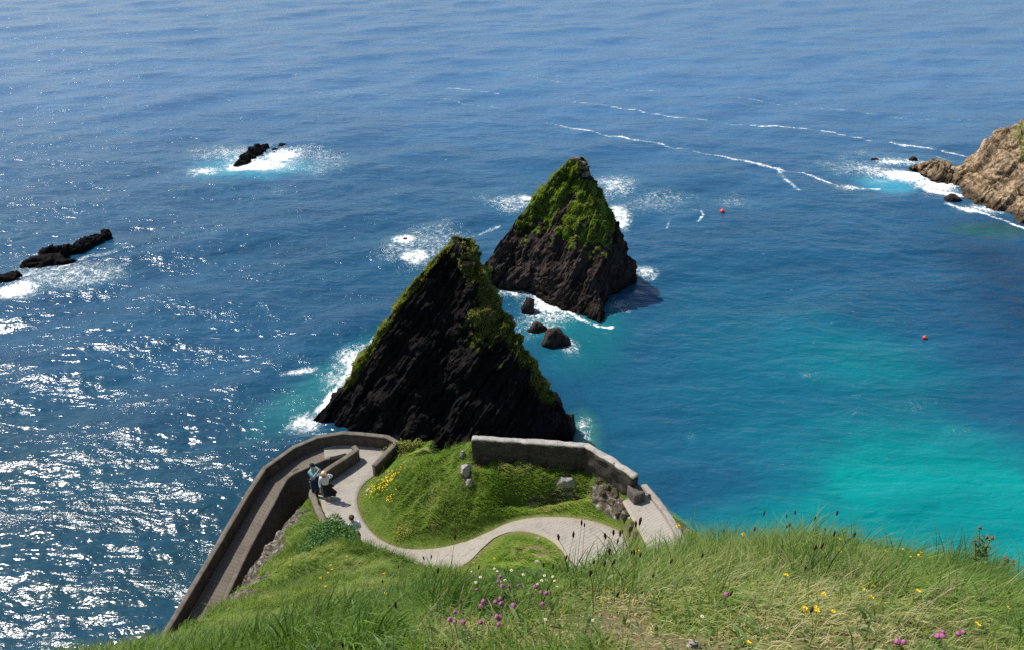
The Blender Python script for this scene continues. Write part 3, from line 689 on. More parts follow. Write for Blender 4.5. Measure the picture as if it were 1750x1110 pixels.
def loft(name, cols, nseg, nv, disp, nd, ud, f, seed, mat, wrap=True, grass=None, base_fade=.0, parent=None, blocky=0.0, slab=0.0, fs=1.6, fu=.22, dent=None):
    C = [resample(c, nv) for c in cols]; k = len(C); rows = []
    for i in range(k if wrap else k - 1):
        a, b = C[i], C[(i + 1) % k]; m = nseg[i % len(nseg)]
        for j in range(m): rows.append(a + (b - a) * j / m)
    if not wrap: rows.append(C[-1])
    V = np.stack(rows, 0); n = normals(V)
    cen = V.mean((0, 1))
    if ((V - cen) * n).sum(-1).mean() < 0: n = -n
    p = V.reshape(-1, 3); q = strata(p, nd, ud, f, seed); lo = fbm(p[:, 0] * .22, p[:, 1] * .22, p[:, 2] * .22, seed=seed + 9, o=3)
    hi = fbm(p[:, 0] * 1.6, p[:, 1] * 1.6, p[:, 2] * 1.6, seed=seed + 19, o=4)
    d = disp * (q * 1.0 + lo * .9 + hi * .22)
    if blocky: d = d + blocky * np.round(3 * vn(p[:, 0] * 1.1, p[:, 1] * 1.1, p[:, 2] * 1.9, seed + 31)) / 3
    lay_shade = .5 + .5 * q  # follows the displacement: recesses painted darker as crevice shade
    if slab:
        hsh, h2 = slabs(p, nd, ud, fs, fu, seed); hs3, _ = slabs(p, nd, ud, fs * 2.7, fu * 2.2, seed + 3)
        d = d + slab * (hsh - .5) + slab * .4 * (hs3 - .5); lay_shade = np.clip(.15 + .45 * h2 + .35 * hs3 + .2 * q, 0, 1)
    if dent is not None: d = d + dent(p)
    g = np.zeros(len(p))
    if grass is not None:
        g = grass(p, n.reshape(-1, 3), q, hi)
        d = d + .22 * g * (fbm(p[:, 0] * 2.4, p[:, 1] * 2.4, p[:, 2] * 2.4, seed=seed + 29, o=3) + .4)
    P_ = p + n.reshape(-1, 3) * d[:, None]
    wet = 1 - sst(.2, 1.6, p[:, 2] + .5 * hi)
    F = grid_faces(V.shape[0], V.shape[1], wrap)
    a, b, c_ = P_[F[:, 0]], P_[F[:, 1]], P_[F[:, 3]]
    fn = np.cross(b - a, c_ - a); 
    if ((a - cen) * fn).sum(-1).mean() < 0: F = F[:, ::-1]
    ob = mesh_np(name, P_, F, mat, parent, attrs={'grass': g, 'wet': wet, 'layer': lay_shade}, smooth=False)
    return ob, P_, n.reshape(-1, 3), g
def tufts(name, pts, nrm, prob, count, h, seed, mat, parent, wmul=1.0, lean=(.25, -.1, 0), palette=None):
    rng = np.random.default_rng(seed); pr = np.clip(prob, 0, None); pr = pr / pr.sum()
    idx = rng.choice(len(pts), count, p=pr); p = pts[idx] + rng.normal(0, .05, (count, 3)) * [1, 1, .4]
    return blades(name, p, rng.uniform(h[0], h[1], count), np.array(lean)[None] + rng.normal(0, .3, (count, 3)) + .35 * nrm[idx], .022 * wmul * rng.uniform(.7, 1.4, count), seed, mat, parent, palette)
PAL = np.array([(.060, .105, .014), (.095, .155, .022), (.13, .19, .035), (.17, .21, .055), (.26, .25, .10), (.34, .29, .16)])
def blades(name, root, h, lean, wd, seed, mat, parent=None, palette=None, curl=.35, colw=None, flat=0.0):
    """a mass of grass blades: two quads and a tip each"""
    rng = np.random.default_rng(seed + 1000); n = len(root)
    lean = lean.copy(); lean[:, 2] = 0
    up = np.zeros((n, 3)); up[:, 2] = 1
    dirv = up * (1 - flat) + lean; dirv /= np.linalg.norm(dirv, axis=1)[:, None]
    ang = rng.uniform(0, math.pi, n); side = np.stack([np.cos(ang), np.sin(ang), np.zeros(n)], 1)
    side = side * .6 + np.array([1., 0, 0]) * .4
    w_ = wd[:, None] * side / 2; h = h[:, None]
    lx = lean / (np.linalg.norm(lean, axis=1)[:, None] + 1e-6)
    p1 = root + dirv * h * .5; p2 = root + dirv * h * .82 + lx * h * curl * .22; p3 = root + dirv * h + lx * h * curl * .7 - up * h * curl * .15
    V = np.stack([root - w_ - up * .03, root + w_ - up * .03, p1 + w_ * .8, p1 - w_ * .8, p2 + w_ * .5, p2 - w_ * .5, p3], 1).reshape(-1, 3)
    b = np.arange(n)[:, None] * 7
    Q = np.concatenate([b + [0, 1, 2, 3], b + [3, 2, 4, 5]]); T = b + [5, 4, 6]
    pal = PAL if palette is None else np.array(palette)
    if colw is None:
        pat = fbm(root[:, 0] * .9, root[:, 1] * .9, root[:, 2] * .3, seed=seed, o=3)
        colw = .42 + .42 * pat
    t = np.clip(colw + rng.normal(0, .16, n), 0, .999) * (len(pal) - 1); i = t.astype(int); f = (t - i)[:, None]
    c = pal[i] * (1 - f) + pal[np.minimum(i + 1, len(pal) - 1)] * f
    c = c * rng.uniform(.8, 1.2, (n, 1))
    c7 = np.repeat(c, 7, axis=0)
    o = mesh_np(name, V, [Q, T], mat, parent, cols={'tint': c7})
    return o
def mat_blade():
    n = N('grass_blades', .6, .25); c = n.attr('tint', 'Color'); n.l(c, n.b.inputs['Base Color'])
    tr = n.n('BsdfTranslucent'); n.l(n.mix(1.0, c, (1.25, 1.35, .7), 'MULTIPLY'), tr.inputs[0])
    mx = n.n('MixShader'); mx.inputs[0].default_value = .38
    n.l(n.b.outputs[0], mx.inputs[1]); n.l(tr.outputs[0], mx.inputs[2]); n.l(mx.outputs[0], n.out.inputs[0])
    return n.m
m_blade = mat_blade()

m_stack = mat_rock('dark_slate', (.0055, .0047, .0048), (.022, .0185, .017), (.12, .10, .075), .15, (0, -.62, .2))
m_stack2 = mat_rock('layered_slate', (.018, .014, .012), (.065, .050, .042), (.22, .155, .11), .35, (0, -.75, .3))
def img(p):                        # photo position of a world point
    d = p - np.array([0, 0, CAM_Z]); dep = d[:, 1] * CP - d[:, 2] * SP; up = d[:, 1] * SP + d[:, 2] * CP
    return 875 + FPX * d[:, 0] / dep, 555 - FPX * up / dep

# near stack
L1 = [P(528, 722, -1.5) + [0, .6, 0], P(532, 719, 0), D(562, 686, 66.8), D(600, 641, 67.2), D(640, 578, 67.8), D(665, 541, 68.2), D(690, 505, 68.6), D(712, 476, 69), D(731, 456, 69.2), D(745, 438, 69.4), D(757, 427, 69.6), D(770, 419, 69.8), D(784, 416, 70)]
FL1 = [P(610, 752, -1.5), P(616, 745, 0), D(655, 690, 64.2), D(690, 620, 65.6), D(725, 540, 67.2), D(755, 470, 68.6), D(775, 440, 69.4), D(787, 419, 69.9)]
F1 = [P(715, 800, -1.5), P(718, 792, 0), D(735, 700, 63.2), D(752, 620, 65.0), D(772, 540, 66.6), D(785, 480, 68.2), D(789, 440, 69.2), D(790, 417, 69.8)]
F1b = [P(800, 805, -1.5), P(800, 795, 0), D(800, 700, 61.8), D(803, 620, 63.6), D(806, 545, 65.6), D(802, 480, 67.6), D(797, 445, 68.9), D(793, 416, 69.8)]
FR1 = [P(900, 790, -1.5), P(897, 782, 0), D(885, 720, 61.6), D(868, 640, 63.4), D(850, 570, 65.2), D(826, 505, 67.2), D(806, 455, 68.8), D(797, 415, 69.8)]
R1 = [P(985, 762, -1.5), P(982, 752, 0), D(972, 715, 63.6), D(948, 675, 64.4), D(928, 645, 65.0), D(905, 607, 65.6), D(880, 565, 66.4), D(852, 520, 67.4), D(832, 482, 68.2), D(813, 452, 69.0), D(806, 430, 69.6), D(800, 416, 69.9)]
top1 = (L1[-1] + R1[-1]) / 2
RB1 = [np.array([5.5, 72, -1.5]), np.array([5.2, 71.5, 0]), D(895, 610, 71.5) + [0, 0, -1.5], D(830, 500, 71.5) + [0, 0, -1.0], top1 + [.4, .6, -.1]]
B1 = [np.array([-5, 79, -1.5]), np.array([-5, 78.5, 0]), np.array([-4.7, 75, 9]), top1 + [0, .9, -.2]]
LB1 = [np.array([-17, 75, -1.5]), np.array([-16.6, 74.5, 0]), np.array([-10.5, 73, 8]), top1 + [-.5, .6, -.1]]
def grass1(p, n, q, hi):
    x, y = img(p)
    lx = np.interp(y, [413, 427, 456, 505, 578, 641, 686, 720], [784, 757, 731, 690, 640, 600, 562, 530])
    rx = np.interp(y, [413, 450, 482, 520, 565, 607, 645, 675, 715, 752], [800, 813, 832, 852, 880, 905, 928, 948, 972, 983])
    top = 1 - sst(430, 520, y + 30 * hi)
    left = (1 - sst(4, 26, x - lx + 8 * hi)) * (1 - sst(640, 705, y))
    right = (1 - sst(8, 60, rx - x + 25 * hi)) * (1 - sst(660, 730, y)) * sst(425, 470, y)
    patch = np.exp(-(((x - 828) / 34) ** 2 + ((y - 555) / 62) ** 2)) * 1.1
    g = np.maximum.reduce([.62 * top, .92 * left, .74 * right, .72 * patch]) + .55 * hi - .25 * sst(0, .6, q)
    back = (p[:, 1] > 70.3)
    return np.clip(np.where(back, .6, g), 0, 1) * sst(2.0, 4.5, p[:, 2])
def dent1(p):
    x, y = img(p); front = sst(.2, .8, 1 - (p[:, 1] > 70))
    return -1.5 * front * np.exp(-((x - (748 + (y - 700) * .12)) / 26) ** 2) * sst(600, 690, y) + .9 * fbm(p[:, 0] * .45, p[:, 1] * .45, p[:, 2] * .45, seed=333, o=3) * sst(0, 5, p[:, 2]) - .35 * np.abs(fbm(p[:, 0] * .8, p[:, 1] * .8, p[:, 2] * .9, seed=335, o=4))
def dent2(p):
    return .8 * fbm(p[:, 0] * .5, p[:, 1] * .5, p[:, 2] * .5, seed=343, o=3) * sst(0, 4, p[:, 2]) - .35 * np.abs(fbm(p[:, 0] * .9, p[:, 1] * .9, p[:, 2] * .9, seed=345, o=4))
t1 = empty('sea_stack', (float(top1[0]), 68, 0))
tag(t1, 'near dark pyramid sea stack with mossy edges, just beyond the hairpin landing', 'sea stack')
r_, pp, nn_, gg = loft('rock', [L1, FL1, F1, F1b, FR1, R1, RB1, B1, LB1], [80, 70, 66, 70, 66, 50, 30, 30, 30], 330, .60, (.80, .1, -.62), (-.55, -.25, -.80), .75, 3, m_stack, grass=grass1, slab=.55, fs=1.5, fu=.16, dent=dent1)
world_child(r_, t1)
u, v_ = nn_, None
g_ = tufts('grass', pp, nn_, np.clip(gg - .38, 0, 1), 60000, (.07, .24), 31, m_blade, None, 2.4, palette=[(.09, .11, .02), (.16, .18, .035), (.26, .26, .07), (.38, .34, .14), (.50, .43, .24)])
world_child(g_, t1); g_['kind'] = 'stuff'

# far stack
AP = D(990, 270, 101.0)
L2 = [P(800, 500, -1.5) + [0, .5, 0], P(806, 492, 0), D(818, 468, 97.8), D(850, 420, 98.6), D(868, 395, 99.0), D(892, 362, 99.6), D(912, 340, 100), D(932, 318, 100.3), D(950, 296, 100.6), D(962, 284, 100.8), D(974, 272, 101)]
A2 = [P(850, 500, -1.5), P(850, 492, 0), D(868, 455, 96.8), D(895, 405, 98.0), D(925, 355, 99.2), D(955, 310, 100.2), D(978, 272, 101)]
B2 = [P(903, 508, -1.5), P(902, 499, 0), D(912, 460, 94.8), D(935, 405, 96.6), D(955, 355, 98.4), D(975, 310, 99.8), D(984, 270, 100.9)]
C2 = [P(962, 540, -1.5), P(962, 531, 0), D(965, 480, 91.6), D(975, 420, 94.4), D(985, 365, 97.0), D(990, 315, 99.2), D(988, 269, 100.8)]
D2 = [P(1026, 562, -1.5), P(1027, 552, 0), D(1020, 505, 90.0), D(1025, 455, 92.6), D(1035, 410, 95.2), D(1028, 360, 97.6), D(1008, 318, 99.6), D(998, 296, 100.2), D(994, 268, 100.8)]
E2 = [P(1040, 520, -1.5) + [0, .8, 0], P(1042, 512, 0), D(1046, 480, 94.2), D(1052, 440, 96.0), D(1046, 390, 98.2), D(1026, 345, 99.8), D(1008, 315, 100.5), D(1004, 296, 100.8), D(1001, 270, 101)]
F2 = [P(1092, 490, -1.5), P(1091, 481, 0), D(1086, 452, 98.6), D(1071, 415, 99.0), D(1054, 380, 99.6), D(1042, 358, 100.2), D(1022, 328, 100.8), D(1008, 305, 101.1), D(1007, 290, 101.2), D(1004, 271, 101.2)]
G2 = [np.array([14.5, 108, -1.5]), np.array([14, 107.5, 0]), np.array([11.5, 104.5, 8]), AP + [.6, .9, -.3]]
H2 = [np.array([1, 110, -1.5]), np.array([1, 109.5, 0]), np.array([4, 105.5, 8]), AP + [-.2, .9, -.3]]
def grass2(p, n, q, hi):
    x, y = img(p)
    low = np.interp(x, [830, 880, 905, 940, 960, 985, 1010, 1040, 1060], [400, 395, 400, 398, 415, 425, 440, 425, 400])
    low = low + 45 * hi
    g = (1 - sst(-40, 22, y - low)) * (.82 + .5 * hi)
    groove = np.exp(-((x - (968 - (y - 350) * .55)) / 7) ** 2) * sst(315, 340, y)
    g = g * (1 - .9 * groove)
    lit = 1 - sst(0, 10, x - np.interp(y, [280, 300, 330, 380, 430, 500], [985, 990, 1022, 1044, 1040, 1010]))
    g = g * lit * sst(266, 276, y) * (1 - .6 * sst(.2, .7, q))
    g = g - .8 * np.exp(-(((x - 1000) / 12) ** 2 + ((y - 290) / 14) ** 2))
    lx = np.interp(y, [284, 318, 362, 420, 468], [962, 932, 892, 850, 818])
    g = np.maximum(g * sst(-4, 8, x - lx - sst(370, 430, y) * 14), .62 * (1 - sst(6, 16, x - lx)) * (1 - sst(360, 410, y)))
    return np.clip(np.where(p[:, 1] > 101.4, .6 * sst(3, 6, p[:, 2]), g + .15 * hi), 0, 1)
t2 = empty('sea_stack', (float(AP[0]), 98, 0))
tag(t2, 'farther sea stack with bright green grass crown and pale outcrop near its tip', 'sea stack')
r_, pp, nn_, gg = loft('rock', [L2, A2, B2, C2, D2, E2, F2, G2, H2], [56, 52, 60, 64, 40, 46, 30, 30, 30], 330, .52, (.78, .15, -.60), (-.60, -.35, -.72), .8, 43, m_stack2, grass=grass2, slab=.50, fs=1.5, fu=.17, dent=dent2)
world_child(r_, t2)
g_ = tufts('grass', pp, nn_, np.clip(gg - .38, 0, 1), 60000, (.06, .20), 41, m_blade, None, 2.6, palette=[(.10, .15, .02), (.18, .25, .035), (.27, .36, .06), (.34, .39, .09), (.44, .40, .16)])
world_child(g_, t2); g_['kind'] = 'stuff'

def boulder(name, c, dims, rot, seed, mat, f=1.0, disp=.22, nu=70, nv=44, nd=(.8, .1, -.6), ud=(-.5, -.3, -.8), peak=0.0, parent=None, gcol=0.0):
    th = np.linspace(0, 2 * np.pi, nu, endpoint=False)[:, None]; ph = np.linspace(.03, np.pi - .03, nv)[None, :]
    x = np.cos(th) * np.sin(ph); y = np.sin(th) * np.sin(ph); z = np.cos(ph) + 0 * th
    k = (1 - peak * np.clip(z, 0, 1))
    p = np.stack([x * k, y * k, z], -1).reshape(-1, 3); p0 = p.copy()
    rb = np.random.default_rng(seed); pn = rb.normal(0, 1, (22, 3)); pn /= np.linalg.norm(pn, axis=1)[:, None]
    pn = np.r_[pn, [[0, 0, 1]], [np.array(nd) / np.linalg.norm(nd)], [-np.array(nd) / np.linalg.norm(nd)]]; pd = rb.uniform(.62, .95, len(pn))
    rr_ = np.min(np.where(p @ pn.T > .05, pd[None] / np.maximum(p @ pn.T, .05), 9), axis=1); p = p * np.minimum(rr_, 1.15)[:, None]
    p = p * np.array(dims); ca, sa = math.cos(rot), math.sin(rot)
    p = np.stack([p[:, 0] * ca - p[:, 1] * sa, p[:, 0] * sa + p[:, 1] * ca, p[:, 2]], 1)
    q = strata(p + seed * 7.3, nd, ud, f, seed, 4); lo = fbm(p[:, 0] * .7 / max(dims) * 3, p[:, 1] * .7 / max(dims) * 3, p[:, 2] * .9 / max(dims) * 3, seed=seed + 5, o=4)
    m = min(dims[0], dims[1], abs(dims[2]))
    p = p * (1 + disp * .55 * lo[:, None] + disp * .6 * q[:, None])
    n_ = p0 / np.linalg.norm(p0, axis=1)[:, None]; p = p + n_ * (disp * m * .22 * vn(p[:, 0] * 2.5 / m, p[:, 1] * 2.5 / m, p[:, 2] * 2.5 / m, seed)[:, None])
    W = p + np.array(c); wet = 1 - sst(.1, .9, W[:, 2])
    F = grid_faces(nu, nv, True); cap = [np.arange(nu)[None, :] * nv, (np.arange(nu)[None, ::-1] * nv + nv - 1)]
    o = mesh_np(name, p, [F[:, ::-1], cap[0][:, ::-1], cap[1][:, ::-1]], mat, parent, attrs={'wet': wet, 'grass': np.full(len(p), gcol), 'layer': np.clip(.5 + .45 * q, 0, 1)})  # last attribute paints shade into the hollows between strata
    o.location = c
    return o
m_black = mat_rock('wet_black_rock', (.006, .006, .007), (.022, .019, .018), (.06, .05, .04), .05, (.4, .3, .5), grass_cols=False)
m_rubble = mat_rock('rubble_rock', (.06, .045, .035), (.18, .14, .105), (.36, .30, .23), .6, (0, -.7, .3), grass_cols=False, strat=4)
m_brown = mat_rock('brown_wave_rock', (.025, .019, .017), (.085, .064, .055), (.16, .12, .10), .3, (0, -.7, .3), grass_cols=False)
def rock_at(px, py, w_px, h, dpy, rot, seed, mat, label, peak=.5, name='sea_rock', **k):
    c = P(px, py, 0); sc_m = np.hypot(c[1], CAM_Z) / FPX
    o = boulder(name, tuple(c + np.array([0, 0, -.1 * h])), (w_px * sc_m, dpy * sc_m * 1.6, h), rot, seed, mat, peak=peak, **k)
    return tag(o, label, 'rock')
def chain(label, parts, mat, seed, name='sea_rock'):
    """one ragged skerry grown from overlapping lumps into a single mesh"""
    obs = []
    for i, (px, py, w_px, dpy, h, rot) in enumerate(parts):
        obs.append(rock_at(px, py, w_px, h, dpy, rot, seed + i, mat, 'x', peak=.3, disp=.55))
    base = obs[0]; bm = bmesh.new()
    for o in obs:
        me = o.data.copy(); me.transform(Matrix.Translation(Vector(o.location) - Vector(base.location))); bm.from_mesh(me)
    bm.to_mesh(base.data); bm.free()
    for o in obs[1:]: bpy.data.objects.remove(o)
    base.name = name
    return tag(base, label, 'rock')
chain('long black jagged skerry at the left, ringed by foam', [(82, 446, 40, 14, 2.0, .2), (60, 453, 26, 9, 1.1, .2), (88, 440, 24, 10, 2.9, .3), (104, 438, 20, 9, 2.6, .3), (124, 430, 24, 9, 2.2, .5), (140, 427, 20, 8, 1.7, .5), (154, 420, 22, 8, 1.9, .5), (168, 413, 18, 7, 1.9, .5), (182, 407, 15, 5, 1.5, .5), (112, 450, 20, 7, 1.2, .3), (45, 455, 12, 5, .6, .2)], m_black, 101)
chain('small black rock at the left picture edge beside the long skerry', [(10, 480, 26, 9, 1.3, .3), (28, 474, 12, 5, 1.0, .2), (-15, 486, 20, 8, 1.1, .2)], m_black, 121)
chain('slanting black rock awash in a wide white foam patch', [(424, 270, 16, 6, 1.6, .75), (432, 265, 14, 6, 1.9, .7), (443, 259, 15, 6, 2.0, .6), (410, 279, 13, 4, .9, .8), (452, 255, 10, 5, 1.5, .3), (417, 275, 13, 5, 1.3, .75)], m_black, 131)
chain('small dark rock tip beside the slanting rock in the foam', [(480, 251, 9, 4, 1.0, .1), (470, 256, 7, 3, .5, .3)], m_black, 141)
rock_at(693, 411, 6, .7, 3, 0, 151, m_brown, 'tiny brown rock in a round splash of foam left of the stacks')
rock_at(903, 530, 15, 2.3, 12, -.4, 161, m_brown, 'upright brown rock closest to the far stack in the foamy gap', peak=.6)
rock_at(917, 563, 18, 1.7, 9, .2, 171, m_brown, 'low dark middle rock in the foamy gap between the stacks', peak=.4)
rock_at(948, 588, 28, 2.6, 14, .1, 181, m_brown, 'largest brown rock at the near end of the foamy gap', peak=.4)
rock_at(971, 733, 15, 3.2, 14, 0, 191, m_brown, 'brown rock leaning on the right foot of the near stack', peak=.35)
rock_at(1560, 274, 9, 1.0, 4, 0, 201, m_brown, 'small brown rock in the surf off the tip of the tan headland')
rock_at(1494, 273, 9, .5, 3, 0, 211, m_brown, 'low dark rock awash at the outer edge of the surf')
rock_at(1628, 343, 17, 1.6, 7, 0, 221, m_brown, 'brown rock in white surf at the foot of the tan headland')

# pale outcrop at the tip of the far stack
for k, (px, py, w_, h_, rz) in enumerate([(1000, 286, 9, .55, .3), (995, 279, 8, .35, .1), (1001, 297, 8, .6, .6), (984, 271, 8, .35, .2)]):
    c = D(px, py, 99.9); q = boulder('outcrop', tuple(c), (w_ * .085, .8, h_ * .8), rz, 401 + k, None, disp=.25, nu=40, nv=26)
    q.data.materials.clear(); q.data.materials.append(m_out if k else (m_out := mat_rock('pale_outcrop', (.06, .05, .038), (.22, .18, .12), (.42, .36, .25), .6, (0, .2, .3), strat=3)))
    q.parent = t2; q.location = Vector(c) - Vector(t2.location)
# tan headland on the right
m_tan = mat_rock('tan_cliff', (.045, .030, .022), (.17, .118, .074), (.52, .38, .23), .8, (0, -.8, .3), strat=.7)
ridge = [P(1556, 290, .3), D(1575, 278, 143), D(1600, 271, 142.5), D(1620, 283, 142), D(1640, 291, 141.5), D(1665, 280, 141), D(1690, 256, 140), D(1703, 240, 139.5), D(1722, 222, 139), D(1745, 214, 138.5), D(1790, 190, 138), D(1860, 160, 137), D(1960, 150, 136)]
front = [P(1556, 293, -1), P(1566, 303, -1), P(1592, 322, -1), P(1620, 326, -1), P(1650, 332, -1), P(1640, 345, -1), P(1668, 362, -1), P(1690, 370, -1), P(1718, 378, -1), P(1750, 393, -1), P(1790, 410, -1), P(1860, 440, -1), P(1960, 480, -1)]
back = [np.array([r[0] + .5, r[1] + 3 + r[2] * .8, -1.0]) for r in ridge]
cols_ = []
for r0, f0, b0 in zip(ridge, front, back):
    mid = (f0 + r0) / 2 + np.array([-.3, -.6, .25 * r0[2] * .3])
    cols_.append([f0, mid, r0, (r0 + b0) / 2 + np.array([0, .4, .1 * r0[2]]), b0])
def grass3(p, n, q, hi):
    x, y = img(p)
    g = sst(1705, 1745, x) * (1 - sst(255, 320, y - (x - 1740) * .5)) * .75 + .5 * hi
    return np.clip(.62 * g * sst(1690, 1720, x) + .2 * hi, 0, 1)
t3 = empty('headland_cliff', tuple(P(1750, 380, 0)))
tag(t3, 'sunlit tan and brown rocky headland jutting in from the right edge', 'cliff')
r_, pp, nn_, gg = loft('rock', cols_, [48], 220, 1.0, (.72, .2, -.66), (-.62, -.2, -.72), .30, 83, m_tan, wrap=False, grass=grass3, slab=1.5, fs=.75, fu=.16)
world_child(r_, t3)
# ------------------------------------------------------------------ ray-march helper for planting
def hit(px, py):
    r = ray(px, py); r = r / np.linalg.norm(r)
    t = np.concatenate([np.arange(1.2, 9, .03), np.arange(9, 45, .08)])
    q = r[None] * t[:, None]; z = height(q[:, 0], q[:, 1])
    k = np.nonzero(50 + q[:, 2] < z)[0]
    if not len(k): return None
    return np.array([q[k[0], 0], q[k[0], 1], z[k[0]]])
def pxm(p):                        # photo pixels per metre at a point
    return FPX / (p[1] * CP - (p[2] - CAM_Z) * SP)

# ------------------------------------------------------------------ grass
rngG = np.random.default_rng(7)
def scatter(n, x0, x1, y0, y1, keep=None, seed=0):
    r = np.random.default_rng(seed); x = r.uniform(x0, x1, n); y = r.uniform(y0, y1, n)
    z, d, dp, ds, dq = height(x, y, True); rock, dry = land_masks(x, y, d, dp)
    m = (dp > .0) & (ds > .0) & (dq > .05) & (d < .35) & (r.uniform(0, 1, n) > 1.15 * rock) & (r.uniform(0, 1, n) > 1.1 * (dry - .35))
    if keep is not None: m &= keep(x, y, z, r)
    return x[m], y[m], z[m], dry[m], dp[m], d[m]
# near slope
x, y, z, dry, dp, d = scatter(215000, -5.4, 6.0, 1.0, 6.6, lambda x, y, z, r: (y < 5.4 + (x < -1.5) * 2) & (np.abs(x) < 1.2 + y * .95) & (r.uniform(0, 1, len(x)) < .35 + .65 * sst(1, 2.5, y)), 1)
cl = fbm(x * 2.2, y * 2.2, seed=201, o=3); cl2 = fbm(x * .8, y * .8, seed=202, o=3)
h = np.clip(.13 + .14 * cl + .06 * cl2, .03, .34) * (1 - .75 * dry) * np.random.default_rng(3).uniform(.6, 1.35, len(x))
h = h * (.55 + .45 * sst(-2.6, -1.2, x)); h = h * (1 - .45 * np.exp(-((y - 4.2) / .5) ** 2) * (x > -1.6) * (x < .9))
ln = np.stack([.42 + .55 * vn(x * 1.3, y * 1.3, seed=204), -.1 + .55 * vn(x * 1.3, y * 1.3, seed=205), 0 * x], 1) + np.random.default_rng(4).normal(0, .42, (len(x), 3))
cw = .31 + .50 * cl2 - .28 * cl + .62 * dry
o = blades('grass', np.stack([x, y, z], 1), h, ln, np.random.default_rng(5).uniform(.003, .0075, len(x)) * (1 + .35 * dry), 11, m_blade, colw=cw,
           palette=[(.08, .145, .024), (.13, .215, .038), (.20, .29, .062), (.30, .35, .11), (.45, .43, .20), (.60, .52, .31)], curl=.5)
tag(o, kind='stuff')
x, y, z, dry, dp, d = scatter(26000, -5.0, 5.6, 1.0, 5.2, lambda x, y, z, r: (np.abs(x) < 1.2 + y * .95), 2)
o = blades('undergrowth', np.stack([x, y, z + .02], 1), rngG.uniform(.03, .10, len(x)), rngG.normal(0, 1.1, (len(x), 3)), rngG.uniform(.010, .022, len(x)), 12, m_blade,
           palette=[(.08, .15, .03), (.12, .21, .05), (.19, .27, .10), (.34, .35, .20)], flat=.55, curl=.3)
tag(o, kind='stuff')
# tall tussocks and broad-leaved clumps that break up the near turf
rt = np.random.default_rng(91); R_, H_, L_, W_, C_ = [], [], [], [], []
for k in range(260):
    cx, cy = rt.uniform(-4.2, 4.6), rt.uniform(2.3, 5.0)
    if abs(cx) > 1.0 + .9 * cy or (cx > -1.4 and cx < .5 and cy > 3.2): continue
    m_ = rt.integers(40, 110); r = rt.uniform(.04, .14); a = rt.uniform(0, 6.28, m_); q = r * np.sqrt(rt.uniform(0, 1, m_)); px_ = cx + q * np.cos(a); py_ = cy + q * np.sin(a)
    R_.append(np.c_[px_, py_]); hh = rt.uniform(.14, .30) * (.6 if cx < -1.8 else 1); H_.append(hh * rt.uniform(.5, 1.15, m_)); sp_ = rt.uniform(.3, .8)
    L_.append(np.c_[sp_ * np.cos(a) + .55, sp_ * np.sin(a) - .1, 0 * a] + rt.normal(0, .15, (m_, 3))); W_.append(rt.uniform(.004, .010, m_) * rt.uniform(.8, 1.5)); C_.append(np.full(m_, rt.uniform(0, .75)))
for (px, py, m_, hh, r) in [(1300, 935, 420, .34, .28), (1340, 930, 380, .34, .25), (1250, 945, 300, .28, .25), (1660, 985, 300, .28, .22), (1390, 960, 200, .26, .2), (1700, 1000, 200, .22, .2), (1190, 960, 220, .26, .2)]:
    c = hit(px, py)
    if c is None: continue
    a = rt.uniform(0, 6.28, m_); q = r * np.sqrt(rt.uniform(0, 1, m_)); R_.append(np.c_[c[0] + q * np.cos(a), c[1] + q * np.sin(a) * .6]); H_.append(hh * rt.uniform(.4, 1.1, m_))
    L_.append(np.c_[.5 + .35 * np.cos(a), .3 * np.sin(a), 0 * a] + rt.normal(0, .15, (m_, 3))); W_.append(rt.uniform(.004, .009, m_)); C_.append(np.full(m_, .18))
R_ = np.concatenate(R_); zz = height(R_[:, 0], R_[:, 1])
o = blades('grass', np.c_[R_, zz], np.concatenate(H_), np.concatenate(L_), np.concatenate(W_), 17, m_blade, colw=np.concatenate(C_),
           palette=[(.05, .11, .02), (.085, .175, .03), (.14, .25, .045), (.22, .31, .08), (.40, .38, .18)], curl=.75)
tag(o, kind='stuff')
# spur and mid slope
x, y, z, dry, dp, d = scatter(170000, -10, -1.2, 6.0, 27, lambda x, y, z, r: (r.uniform(0, 1, len(x)) < 1.2 - y * .028), 3)
cl = fbm(x * 1.2, y * 1.2, seed=211, o=3)
h = np.clip(.24 + .20 * cl, .08, .50) * (.4 + .6 * sst(7, 12, y)) * rngG.uniform(.6, 1.3, len(x)) * np.where(dp < .5, .45, 1)
ln = np.stack([.5 + .5 * vn(x * .6, y * .6, seed=214), -.15 + .5 * vn(x * .6, y * .6, seed=215), 0 * x], 1) + rngG.normal(0, .3, (len(x), 3))
o = blades('grass', np.stack([x, y, z], 1), h, ln, rngG.uniform(.010, .020, len(x)), 13, m_blade, colw=.42 + .6 * fbm(x * .7, y * .7, seed=217, o=3),
           palette=[(.07, .125, .022), (.12, .19, .036), (.19, .265, .06), (.25, .32, .08), (.36, .36, .15), (.48, .42, .22)], curl=.6)
tag(o, kind='stuff')
